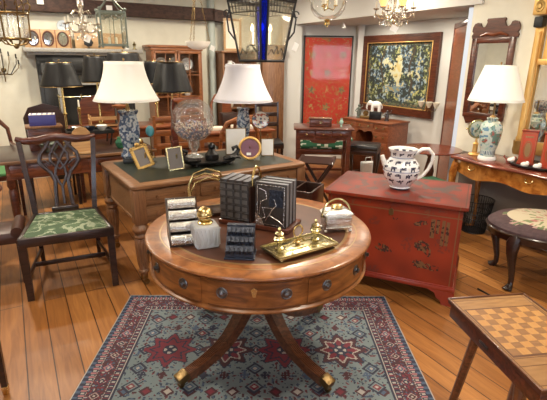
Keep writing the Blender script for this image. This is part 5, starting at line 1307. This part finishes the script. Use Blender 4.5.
def red_box(label, loc, rz):
    t = T('red_book_box', label, 'box', loc, rz, 'red book boxes on the tray')
    m = MB(); m.box((0, 0, .142), (.115, .075, .27), bev=.005); m.obj('body', 'red_print', t)
    m = MB(); m.box((0, 0, .283), (.125, .085, .014), bev=.004); m.obj('cap_moulding', 'red_lacquer', t)
    m = MB(); m.box((0, 0, .012), (.13, .09, .018), bev=.004); m.obj('plinth', 'red_lacquer', t)
    m = MB(); y = -.0385
    m.tube([(.030*math.cos(2*PI*i/24), y, .13+.072*math.sin(2*PI*i/24)) for i in range(24)], .0025, 5, ref=(0, 1, 0), closed=True); m.lathe([(0, 0), (1, 0)], (0, y-.001, .13), 20, cap=False, sx=.022, sy=.06, tilt=Euler((PI/2, 0, 0)))
    for s in (-1, 1): m.box((s*.049, y, .14), (.003, .003, .25)); m.box((0, y, .14+s*.124), (.10, .003, .003))
    m.box((0, y, .235), (.06, .003, .012)); m.obj('gilt_tooling', 'gold_print', t)
    return t
rb = red_box('tall red book-shaped box with gold oval, left one on the black tray', (2.105, 3.665, .7695), R(-32))
dup(rb, (2.20, 3.50, .7695), R(-40), 'red book-shaped box at the right edge, cropped by the frame')
for i, (x, y, l) in enumerate(((2.02, 3.735, 'left of the tall red box'), (2.045, 3.565, 'in front of the tall red box'), (2.11, 3.50, 'nearest the right edge'))):
    m = MB(); m.sphere((0, 0, .022), .03, n=14, sz=.7, sx=1.1); m.sphere((.018, 0, .034), .016, n=10)
    tag(m.obj('white_shell', 'ceramic'), 'small white shell ornament on the black tray '+l, 'shell', 'white shells on the tray', (x, y, .7700))
m = MB(); m.sphere((0, 0, .022), .026, n=12, sx=1.4, sz=.8); m.sphere((.034, 0, .040), .016, n=10); m.tube([(-.03, 0, .03), (-.05, 0, .045), (-.045, 0, .06)], .006, ref=(0, 1, 0))
for sx in (-1, 1):
    for sy in (-1, 1): m.tube([(sx*.02, sy*.012, .02), (sx*.024, sy*.018, .003)], .006)
tag(m.obj('red_figurine', 'red_lacquer'), 'tiny red and gold animal figurine at the foot of the ginger jar lamp', 'figurine', None, (2.04, 3.79, .7580), R(-20))
# things on the kneehole desk
KZ = .7965
def kp(dx, dy): 
    a = math.atan2(-.788, .616); return (kc.x+math.cos(a)*dx-math.sin(a)*dy, kc.y+math.sin(a)*dx+math.cos(a)*dy)
el = T('elephant_figurine', 'white elephant figurine on a dark block, on the kneehole desk', 'figurine', (*kp(.02, -.03), KZ), R(-20))
m = MB(); m.box((0, 0, .055), (.16, .09, .11), bev=.006); m.obj('plinth', 'bronze', el)
m = MB(); m.sphere((0, 0, .205), .052, n=16, sx=1.45, sz=.95); m.sphere((-.085, 0, .225), .034, n=12)
m.tube([(-.105, 0, .225), (-.125, 0, .19), (-.128, 0, .155), (-.118, 0, .135)], [.016, .012, .009, .006], 8, ref=(0, 1, 0))
for sx in (-1, 1):
    for sy in (-1, 1): m.tube([(sx*.045, sy*.024, .20), (sx*.047, sy*.026, .112)], [.022, .019])
for s in (-1, 1): m.sphere((-.07, s*.034, .225), .026, n=10, sx=.7, sy=.25)
m.tube([(.07, 0, .22), (.085, 0, .18), (.083, 0, .15)], .005, ref=(0, 1, 0)); m.obj('elephant', 'ceramic', el)
def figurine(name, label, xy, mat, h, rz=0):
    m = MB(); m.lathe([(0, 0), (.035, 0), (.035, .012), (.02, .018), (.03, .05), (.02, h*.55), (.026, h*.68), (.012, h*.76), (0, h*.77)], n=12, cap=False); m.sphere((0, 0, h*.86), h*.10, n=10); m.tube([(-.02, 0, h*.68), (-.05, -.01, h*.5), (-.03, -.03, h*.42)], .009); m.tube([(.02, 0, h*.68), (.05, -.01, h*.8), (.045, -.02, h*.95)], .008)
    tag(m.obj(name, mat), label, 'figurine', None, (*xy, KZ), rz)
figurine('bronze_figurine', 'dark upright figurine at the left end of the kneehole desk', kp(-.27, -.05), 'verdigris', .20)
figurine('silver_figurine', 'pale metal figurine at the right of the elephant on the kneehole desk', kp(.20, .0), 'pewter', .15)
ck = T('brass_desk_clock', 'low gilt ornament with round top between figurine and elephant on the kneehole desk', 'ornament', (*kp(-.13, -.06), KZ), R(-30))
m = MB(); m.box((0, 0, .02), (.15, .07, .04), bev=.008); m.obj('base', 'old_brass', ck)
m = MB(); m.lathe([(0, -.02), (.035, -.02), (.04, 0), (.035, .02), (0, .02)], (0, 0, .075), 20, cap=False, tilt=Euler((PI/2, 0, 0))); m.obj('drum', 'brass', ck)
# things on the library table
LT = .7515
def lp_(dx, dy, z=LT):
    a = R(30.5); return (-1.90+math.cos(a)*dx-math.sin(a)*dy, 4.26+math.sin(a)*dx+math.cos(a)*dy, z)
bt_ = T('serving_tray', 'black tray on folding legs holding small silver things on the library table', 'tray', lp_(.14, .10), R(30))
m = MB(); m.box((0, 0, .125), (.42, .26, .012), bev=.004)
for s in (-1, 1): m.box((s*.208, 0, .140), (.008, .26, .024)); m.box((0, s*.128, .140), (.42, .008, .024))
m.obj('tray', 'black_paint', bt_)
for sx in (-1, 1):
    for sy in (-1, 1): m = MB(); m.tube([(sx*.19, sy*.11, .12), (sx*.17, sy*.10, .004)], .008); m.obj('leg', 'black_paint', bt_)
for i, (dx, dy, mt_, l) in enumerate(((.02, .10, 'silver', 'silver dish at the left on the black tray'), (.14, .08, 'slate_blue', 'blue-grey dish in the middle of the black tray'), (.26, .12, 'ceramic', 'white dish at the right on the black tray'))):
    pot('small_dish', l, lp_(dx, dy, LT+.1315), mt_, BOWL, 'dish', sc=.75)
pot('gold_ball_box', 'golden ball-shaped box on the table just left of the porcelain lamp', lp_(.55, -.18), 'brass', [(0, 0), (.02, 0), (.034, .02), (.038, .04), (.03, .065), (.008, .078), (.008, .088), (0, .09)], 'box')
pot('green_vase', 'dark green pot on the library table below the black tray', lp_(.36, -.20), 'velvet_green', POT, 'pot', sc=.8)
pot('dark_jar', 'dark bronze jar near the gold ball box on the library table', lp_(.46, -.06), 'iron', POT, 'jar', sc=1.0)
pot('verdigris_pot', 'grey-green metal pot left of the pale shield chair back on the library table', lp_(-.25, -.12), 'verdigris', BOWL, 'pot', sc=1.2)
cs = T('brass_candlestick', 'slender brass candlestick rising behind the library table', 'candlestick', (-2.17, 5.02, .8205), 0)
m = MB(); m.lathe([(0, 0), (.05, 0), (.045, .015), (.01, .03), (.015, .08), (.008, .12), (.014, .2), (.02, .22), (.012, .24), (0, .24)], n=14, cap=False); m.obj('stick', 'brass', cs)
m = MB(); m.lathe([(0, .24), (.009, .24), (.009, .31), (0, .315)], n=10, cap=False); m.obj('candle', 'candle', cs)
bb = T('gallery_shelf', 'low light wood gallery stand with red bar on the console table', 'stand', (-1.93, 5.19, .8205), R(30))
m = MB(); m.box((0, 0, .09), (.40, .16, .014), bev=.003); m.box((0, 0, .02), (.40, .16, .014), bev=.003); m.box((0, -.075, .11), (.38, .01, .03)); m.obj('shelves', 'box_light', bb)
for sx in (-1, 1):
    for sy in (-1, 1): m = MB(); m.box((sx*.19, sy*.07, .07), (.014, .014, .14)); m.obj('post', 'box_light', bb)
tpd = T('turned_stand', 'honey-coloured turned wooden stand on the library table behind the cream lamp', 'stand', lp_(.47, .22), 0)
m = MB(); m.lathe([(0, .34), (.07, .34), (.075, .35), (.075, .365), (0, .365)], n=24, cap=False); m.obj('stand_top', 'orange_wood', tpd)
m = MB(); m.lathe([(0, .03), (.04, .03), (.025, .07), (.045, .12), (.025, .18), (.04, .24), (.025, .29), (.04, .34)], n=20, cap=False); m.obj('column', 'orange_wood', tpd)
m = MB(); m.lathe([(0, 0), (.08, 0), (.08, .02), (.05, .03), (0, .03)], n=24, cap=False); m.obj('base', 'orange_wood', tpd)
# things on the centre table
def cp_(dx, dy, z=.7615):
    a = R(25); return (-.56+math.cos(a)*dx-math.sin(a)*dy, 5.58+math.sin(a)*dx+math.cos(a)*dy, z)
for i, (dx, dy, sz, mt_, l, cat) in enumerate(((-.20, -.10, (.16, .10, .04), 'cream', 'cream flat box on the centre table, left of the potpourri globe', 'box'), (.12, -.12, (.26, .12, .05), 'cream', 'long cream box on the centre table left of the slim blue and white vase', 'box'), (.02, .10, (.20, .14, .18), 'dark_wood', 'dark wooden box standing upright on the centre table', 'box'), (.30, .05, (.18, .14, .14), 'orange_wood', 'orange wooden box on the centre table behind the lamp vase', 'box'))):
    o = MB().box((0, 0, sz[2]/2), sz, bev=.006).obj('wooden_box' if 'wood' in mt_ else 'flat_box', mt_); tag(o, l, cat, None, cp_(dx, dy), R(20+i*4))

# ================================================================== HANGING LANTERNS
def chain(m, p0, p1, r=.004):
    p0, p1 = V(p0), V(p1); n = max(3, int((p1-p0).length/.022))
    for i in range(n):
        c_ = p0+(p1-p0)*((i+.5)/n); a = i % 2
        m.tube([(c_.x+(.007*math.cos(2*PI*k/8) if a else 0), c_.y+(0 if a else .007*math.cos(2*PI*k/8)), c_.z+.014*math.sin(2*PI*k/8)) for k in range(8)], .0022, 4, ref=(0, 1, 0) if a else (1, 0, 0), closed=True)
CZ = 2.5
def candle(t, x, y, z, h=.07, flame=True, par=None):
    m = MB(); m.lathe([(0, 0), (.010, 0), (.010, h), (0, h)], (x, y, z), 10, cap=False); c_ = m.obj('candle', 'candle', t)
    if flame:
        m = MB(); m.lathe([(0, 0), (.008, .006), (.010, .018), (.006, .034), (0, .046)], (x, y, z+h+.001), 10, cap=False); m.obj('flame_bulb', 'flame_bulb', c_)
# large stained lantern
sl_ = T('stained_glass_lantern', 'hanging lantern with engraved glass sides and deep blue glass corners, above the desk', 'lantern', (-.085, 2.92, 1.575), R(6))
RT, RB, HT = .205, .137, .34
corn = []
for k in range(4):
    a = k*90-90; 
    for d_ in (-6.5, 6.5): corn.append(R(a+d_))
def ctop(a, r, z): return (r*math.cos(a), r*math.sin(a), z)
for k in range(4):
    a0, a1 = corn[2*k], corn[2*k+1]; b1 = corn[(2*k+2) % 8]
    m = MB(); m.prism([(0, 0)], 0, 0) if 0 else None
    m.ring_poly([[ctop(a0, RB, 0), ctop(a1, RB, 0), ctop(a1, RB-.003, 0), ctop(a0, RB-.003, 0)], [ctop(a0, RT, HT), ctop(a1, RT, HT), ctop(a1, RT-.003, HT), ctop(a0, RT-.003, HT)]]); m.obj('blue_corner_pane', 'glass_blue', sl_, smooth=0)
    m = MB(); m.ring_poly([[ctop(a1, RB, 0), ctop(b1, RB, 0), ctop(b1, RB-.003, 0), ctop(a1, RB-.003, 0)], [ctop(a1, RT, HT), ctop(b1, RT, HT), ctop(b1, RT-.003, HT), ctop(a1, RT-.003, HT)]]); pn = m.obj('glass_pane', 'glass_lantern', sl_, smooth=0)
    m = MB(); z_ = .80
    pA, pB = V(ctop(a1, RB+(RT-RB)*z_, HT*z_)), V(ctop(b1, RB+(RT-RB)*z_, HT*z_)); pC, pD = V(ctop(a1, RT, HT)), V(ctop(b1, RT, HT)); m.tube([pA, pB], .003, 5)
    for i in range(1, 9): m.tube([pA.lerp(pB, i/9), pC.lerp(pD, i/9)], .002, 4)
    z_ = .9; m.tube([V(ctop(a1, RB+(RT-RB)*z_, HT*z_)), V(ctop(b1, RB+(RT-RB)*z_, HT*z_))], .002, 4)
    q = [V(ctop(a1, RB+(RT-RB)*zz+.002, HT*zz)).lerp(V(ctop(b1, RB+(RT-RB)*zz+.002, HT*zz)), u) for u, zz in ((.1, .10), (.25, .20), (.4, .12), (.5, .26), (.6, .12), (.75, .22), (.9, .10))]; m.tube(q, .003, 4); m.obj('leading', 'iron', pn)
m = MB()
for a in corn: m.tube([ctop(a, RB, 0), ctop(a, RT, HT)], .0065, 6)
for r, z in ((RB, 0), (RT, HT)): m.tube([ctop(a, r, z) for a in corn], .009, 6, closed=True)
m.tube([ctop(a, RT, HT+.012) for a in corn], .012, 6, closed=True)
m.obj('metal_frame', 'iron', sl_)
m = MB(); m.ring_poly([[ctop(a, RB-.004, .0) for a in corn], [ctop(a, RB-.004, .004) for a in corn]]); m.obj('base_plate', 'iron', sl_)
m = MB()
for k in range(4): a = R(45+90*k); m.tube([ctop(a, RT, HT), ctop(a, RT*.75, HT+.08), ctop(a, .03, HT+.22)], .006, 6)
m.sphere((0, 0, HT+.23), .03, n=10); chain(m, (0, 0, HT+.25), (0, 0, CZ-1.575+.01)); m.obj('hanging_crown', 'iron', sl_)
m = MB(); m.tube([(0, 0, HT+.20), (0, 0, .06)], .005)
for k in range(3):
    a = R(30+120*k); m.tube([(0, 0, .07), (.04*math.cos(a), .04*math.sin(a), .055), (.065*math.cos(a), .065*math.sin(a), .09)], .004, 6); m.lathe([(0, .088), (.018, .09), (.02, .096), (0, .097)], (.065*math.cos(a), .065*math.sin(a), 0), 12, cap=False)
m.obj('candle_branch', 'iron', sl_)
for k in range(3): a = R(30+120*k); candle(sl_, .065*math.cos(a), .065*math.sin(a), .097, .075)
for s in (-1, 1):
    m = MB(); x = s*(RT*.93)
    m.tube([(x, 0, HT*.9), (x+s*.02, 0, HT*.72), (x+s*.01, 0, HT*.5), (x-s*.03, 0, HT*.35)], .005, 6, ref=(0, 1, 0)); m.tube([(x+s*.02+.018*math.cos(R(q)), 0, HT*.80+.018*math.sin(R(q))) for q in range(0, 330, 30)], .004, 5, ref=(0, 1, 0)); m.obj('side_scroll', 'iron', sl_)
# glass bell lantern
bl = T('bell_jar_lantern', 'clear glass bell lantern with brass finial hanging in front of the red panel', 'lantern', (.333, 3.10, 1.785), 0)
m = MB(); m.lathe([(.012, .045), (.05, .052), (.085, .075), (.11, .11), (.12, .16), (.125, .25), (.135, .33), (.14, .34)], n=40, cap=False); m.obj('glass_bell', 'glass', bl)
m = MB(); m.lathe([(0, 0), (.006, .004), (.006, .012), (.018, .016), (.02, .03), (.016, .034), (.02, .045), (.012, .052), (0, .055)], n=20, cap=False); m.obj('finial', 'brass', bl)
m = MB(); m.tube([(.138*math.cos(2*PI*i/32), .138*math.sin(2*PI*i/32), .342) for i in range(32)], .006, 6, closed=True)
for k in range(3): a = R(90+120*k); m.tube([(.138*math.cos(a), .138*math.sin(a), .345), (0, 0, .60)], .003)
chain(m, (0, 0, .60), (0, 0, CZ-1.785+.01)); m.obj('rim_and_chains', 'brass', bl)
m = MB(); m.tube([(0, 0, .60), (0, 0, .11)], .004)
for k in range(3): a = R(0+120*k); m.tube([(0, 0, .12), (.035*math.cos(a), .035*math.sin(a), .105), (.05*math.cos(a), .05*math.sin(a), .13)], .004, 6); m.lathe([(0, .128), (.014, .13), (.014, .136), (0, .137)], (.05*math.cos(a), .05*math.sin(a), 0), 10, cap=False)
m.obj('candle_cluster', 'brass', bl)
for k in range(3): a = R(120*k); candle(bl, .05*math.cos(a), .05*math.sin(a), .137, .06)
# crystal chandeliers
def chandelier(name, label, loc, sc, metal, seed, na=6, amber=False):
    random.seed(seed); t = T(name, label, 'chandelier', loc, R(seed*13)); t.scale = (sc,)*3
    m = MB(); m.lathe([(0, 0), (.012, .01), (.02, .03), (.01, .05), (.03, .08), (.035, .11), (.012, .14), (.012, .26), (.03, .30), (.01, .34), (.006, .40), (0, .40)], n=16, cap=False); chain(m, (0, 0, .40), (0, 0, (CZ-loc[2])/sc+.01)); m.obj('stem', metal, t)
    for k in range(na):
        a = 2*PI*k/na; ca, sa = math.cos(a), math.sin(a)
        m = MB(); m.tube([(ca*r, sa*r, z) for r, z in ((.01, .10), (.06, .055), (.12, .06), (.165, .10), (.16, .13))], .006, 6); m.tube([(ca*r, sa*r, z) for r, z in ((.02, .24), (.07, .26), (.10, .22), (.08, .19))], .004, 6); m.lathe([(0, .128), (.024, .134), (.028, .142), (0, .140)], (ca*.16, sa*.16, 0), 10, cap=False); ar = m.obj('arm', metal, t)
        for q in range(5):
            r = (.165, .12, .06, .14, .09)[q]; z = (.105, .05, .03, .11, .17)[q]
            m = MB(); m.lathe([(0, 0), (.009, .010), (.005, .034), (0, .038)], (ca*r, sa*r, z-.045), 6, cap=False); m.obj('crystal_drop', 'crystal', ar)
        if amber and k in (3, 4):
            m = MB(); m.lathe([(.018, .145), (.030, .17), (.045, .21), (.043, .21), (.02, .16), (0, .148)], (ca*.16, sa*.16, 0), 14, cap=False); m.obj('amber_shade', 'amber_glass', ar)
        else:
            m = MB(); m.lathe([(0, .142), (.008, .142), (.008, .20), (0, .202)], (ca*.16, sa*.16, 0), 8, cap=False); m.obj('candle', 'candle', ar)
    return t
chandelier('crystal_chandelier', 'small crystal chandelier with amber glass shades hanging before the tapestry', (.75, 3.05, 1.80), .72, 'crystal', 3, 6, True)
chandelier('gilt_chandelier', 'gilt chandelier hung with crystal drops over the mantelshelf', (-1.62, 4.0, 1.735), .85, 'crystal', 5, 6)
def tagc(label, loc, rz, w=.05, h=.05, rx=0):
    o = MB().box((0, 0, 0), (w, .003, h)).obj('hang_tag', 'paper', smooth=0); tag(o, label, 'tag', None, loc); o.rotation_euler = (rx, R(25), rz)
tagc('white tag hanging under the gilt chandelier', (-1.58, 3.98, 1.735), R(5), .05, .06)
tagc('white tag hanging under the crystal chandelier', (.735, 2.96, 1.775), R(0), .045, .035)
tagc('white tag hanging beside the alabaster bowl', (-.665, 4.98, 1.69), R(0), .05, .05)
tagc('pale blue-white tag at the right side of the stained glass lantern', (.125, 2.95, 1.66), R(30), .035, .05)
# brass cylinder lantern left
gl = T('scrolled_brass_lantern', 'large round scrolled brass lantern hanging at the top left corner', 'lantern', (-1.88, 3.42, 1.66), 0)
for z, r in ((.045, .10), (.215, .105), (.33, .095)): m = MB(); m.tube([(r*math.cos(2*PI*i/30), r*math.sin(2*PI*i/30), z) for i in range(30)], .008, 6, closed=True); m.obj('brass_hoop', 'old_brass', gl)
for k in range(6):
    a = 2*PI*k/6+.3; ca, sa = math.cos(a), math.sin(a)
    m = MB(); m.tube([(ca*r, sa*r, z) for r, z in ((.02, .0), (.07, .01), (.10, .045), (.105, .215), (.125, .26), (.115, .30), (.095, .33), (.06, .40), (.02, .46))], .006, 6); m.tube([(ca*(.105+.022*math.cos(R(q))), sa*(.105+.022*math.cos(R(q))), .265+.022*math.sin(R(q))) for q in range(-90, 200, 30)], .004, 5); m.sphere((ca*.10, sa*.10, .035), .012, n=6); m.obj('scroll_upright', 'old_brass', gl)
m = MB(); m.lathe([(.094, .05), (.098, .21)], n=30, cap=False); m.obj('glass_cylinder', 'glass_frost', gl)
m = MB(); chain(m, (0, 0, .46), (0, 0, CZ-1.66+.01)); m.sphere((0, 0, .46), .022, n=8); m.sphere((0, 0, -.004), .02, n=8); m.obj('chain', 'old_brass', gl)
for k in range(3): a = 2*PI*k/3; candle(gl, .04*math.cos(a), .04*math.sin(a), .06, .06, k == 0)
# square verdigris lantern
ql = T('square_lantern', 'square grey-green metal lantern with swagged glass sides left of centre', 'lantern', (-1.46, 4.25, 1.685), R(28))
w_ = .105
m = MB()
for sx in (-1, 1):
    for sy in (-1, 1): m.box((sx*w_, sy*w_, .14), (.014, .014, .28), bev=.003); m.sphere((sx*w_, sy*w_, -.008), .012, n=6); m.sphere((sx*w_, sy*w_, .30), .014, n=6)
for z in (.006, .275):
    for s in (-1, 1): m.box((s*w_, 0, z), (.016, .21, .018)); m.box((0, s*w_, z), (.21, .016, .018))
m.obj('metal_frame', 'verdigris', ql)
m = MB()
for k in range(4):
    a = k*PI/2; ca, sa = math.cos(a), math.sin(a); f_ = lambda u, z: (ca*(w_+.004)-sa*u, sa*(w_+.004)+ca*u, z)
    for s in (-1, 1): m.tube([f_(s*.1, .265), f_(s*.07, .232), f_(s*.04, .228), f_(s*.008, .262)], .005, 5)
    m.tube([f_(0, .265), f_(0, .02)], .003, 4)
m.obj('swags', 'verdigris', ql)
for k in range(4):
    a = k*PI/2; m = MB().at(rz=a); m.box((w_-.002, 0, .14), (.003, .19, .25)); m.obj('glass_pane', 'glass_lantern', ql, smooth=0)
m = MB()
for k in range(4): a = PI/4+k*PI/2; m.tube([(w_*1.4*math.cos(a), w_*1.4*math.sin(a), .285), (.07*math.cos(a), .07*math.sin(a), .35), (.015*math.cos(a), .015*math.sin(a), .42)], .005, 6)
chain(m, (0, 0, .42), (0, 0, CZ-1.685+.01)); m.obj('crown', 'verdigris', ql)
m = MB(); m.box((0, 0, .01), (.19, .19, .006)); m.obj('base_plate', 'verdigris', ql)
for s in (-1, 1): candle(ql, s*.03, 0, .014, .06, False)
# alabaster bowl
al = T('alabaster_bowl_light', 'pale alabaster bowl light hung on three cords in front of the plate cabinet', 'ceiling light', (-.82, 5.0, 1.672), 0)
m = MB(); m.lathe([(0, 0), (.06, .006), (.105, .03), (.13, .07), (.134, .085), (.126, .085), (.10, .04), (0, .012)], n=36, cap=False); m.obj('bowl', 'alabaster', al)
for k in range(3): a = R(20+120*k); m = MB(); chain(m, (.125*math.cos(a), .125*math.sin(a), .085), (.02*math.cos(a), .02*math.sin(a), .60)); m.obj('cord', 'old_brass', al)
m = MB(); m.sphere((0, 0, .60), .024, n=10); chain(m, (0, 0, .60), (0, 0, CZ-1.672+.01)); m.obj('hook', 'old_brass', al)
# track spotlights in the header
for i, (t_, l) in enumerate(((2.55, 'small white spotlight under the header above the red panel'), (1.75, 'small white spotlight under the header above the tapestry'))):
    q = P0+A*t_+Nn*.30; s_ = T('spotlight', l, 'spotlight', (q.x, q.y, 2.0985), 0)
    m = MB(); m.lathe([(0, 0), (.035, 0), (.035, -.008), (.012, -.01), (.012, -.03), (.028, -.04), (.036, -.075), (.03, -.075), (0, -.05)], n=16, cap=False); m.obj('housing', 'ceramic', s_)
    m = MB(); m.lathe([(0, -.070), (.029, -.072), (.029, -.068), (0, -.066)], n=14, cap=False); m.obj('bulb', 'spot_bulb', s_)
# area lights added under the ceiling, without fittings, to carry the shop's light
LIGHTS = [(-.6, 1.2, 20), (.9, 1.5, 24), (-1.9, 2.6, 34), (.3, 4.1, 38), (1.15, 5.0, 14), (-1.4, 4.9, 44), (-2.7, 4.2, 32), (-2.6, 5.3, 18), (-.2, 6.3, 26), (1.3, 2.9, 28), (0, -1, 18), (2.6, .5, 24)]
NICHE = [(1.3, 6.5, 11), (1.75, 5.6, 11)]
LAMPS = [(-1.18, 3.63, 1.40, 3), (1.89, 3.903, 1.40, 4), (-.29, 4.17, 1.38, 1), (-.085, 2.92, 1.72, 1.2)]
EXPOSURE = .02

# ================================================================== LIGHT AND CAMERA
def area(name, loc, size, power, col=(1, .86, .68), rot=(0, 0, 0), shape='DISK', sy=None):
    l = bpy.data.lights.new(name, 'AREA'); l.shape = shape; l.size = size; l.energy = power; l.color = col
    if sy: l.size_y = sy
    o = bpy.data.objects.new(name, l); COL.objects.link(o); o.location = loc; o.rotation_euler = rot; return o
def point(name, loc, power, col=(1, .80, .55), r=.04):
    l = bpy.data.lights.new(name, 'POINT'); l.energy = power; l.color = col; l.shadow_soft_size = r
    o = bpy.data.objects.new(name, l); COL.objects.link(o); o.location = loc; return o
for i, (x, y, p) in enumerate(LIGHTS):
    area('ceiling_fill_light', (x, y, 2.488), .16, p, (1, .89, .71))  # added fill, no lamp body in the ceiling
for x, y, p in NICHE: area('niche_spot_light', (x, y, 2.09), .10, p, (1, .90, .74))
for x, y, z, p in LAMPS: point('lamp_bulb_light', (x, y, z), p)
w = bpy.data.worlds.new('World'); SC.world = w; w.use_nodes = True
bg = w.node_tree.nodes['Background']; bg.inputs['Color'].default_value = (.72, .84, 1, 1); bg.inputs['Strength'].default_value = 9
f, p, r, H = 446.1, .30507, .01203, 1.584
cam = bpy.data.cameras.new('Camera'); cam.sensor_width = 36; cam.lens = f*36/547; cam.clip_start = .05
co = bpy.data.objects.new('Camera', cam); COL.objects.link(co); SC.camera = co
Fw = V((0, math.cos(p), -math.sin(p))); Rt = V((1, 0, 0)); Up = Rt.cross(Fw)
R2 = Rt*math.cos(r)+Up*math.sin(r); U2 = -Rt*math.sin(r)+Up*math.cos(r)
co.matrix_world = Matrix(((R2.x, U2.x, -Fw.x, 0), (R2.y, U2.y, -Fw.y, 0), (R2.z, U2.z, -Fw.z, H), (0, 0, 0, 1)))
SC.view_settings.view_transform = 'Standard'; SC.view_settings.look = 'None'; SC.view_settings.gamma = 1
SC.view_settings.use_curve_mapping = False; SC.view_settings.exposure = EXPOSURE
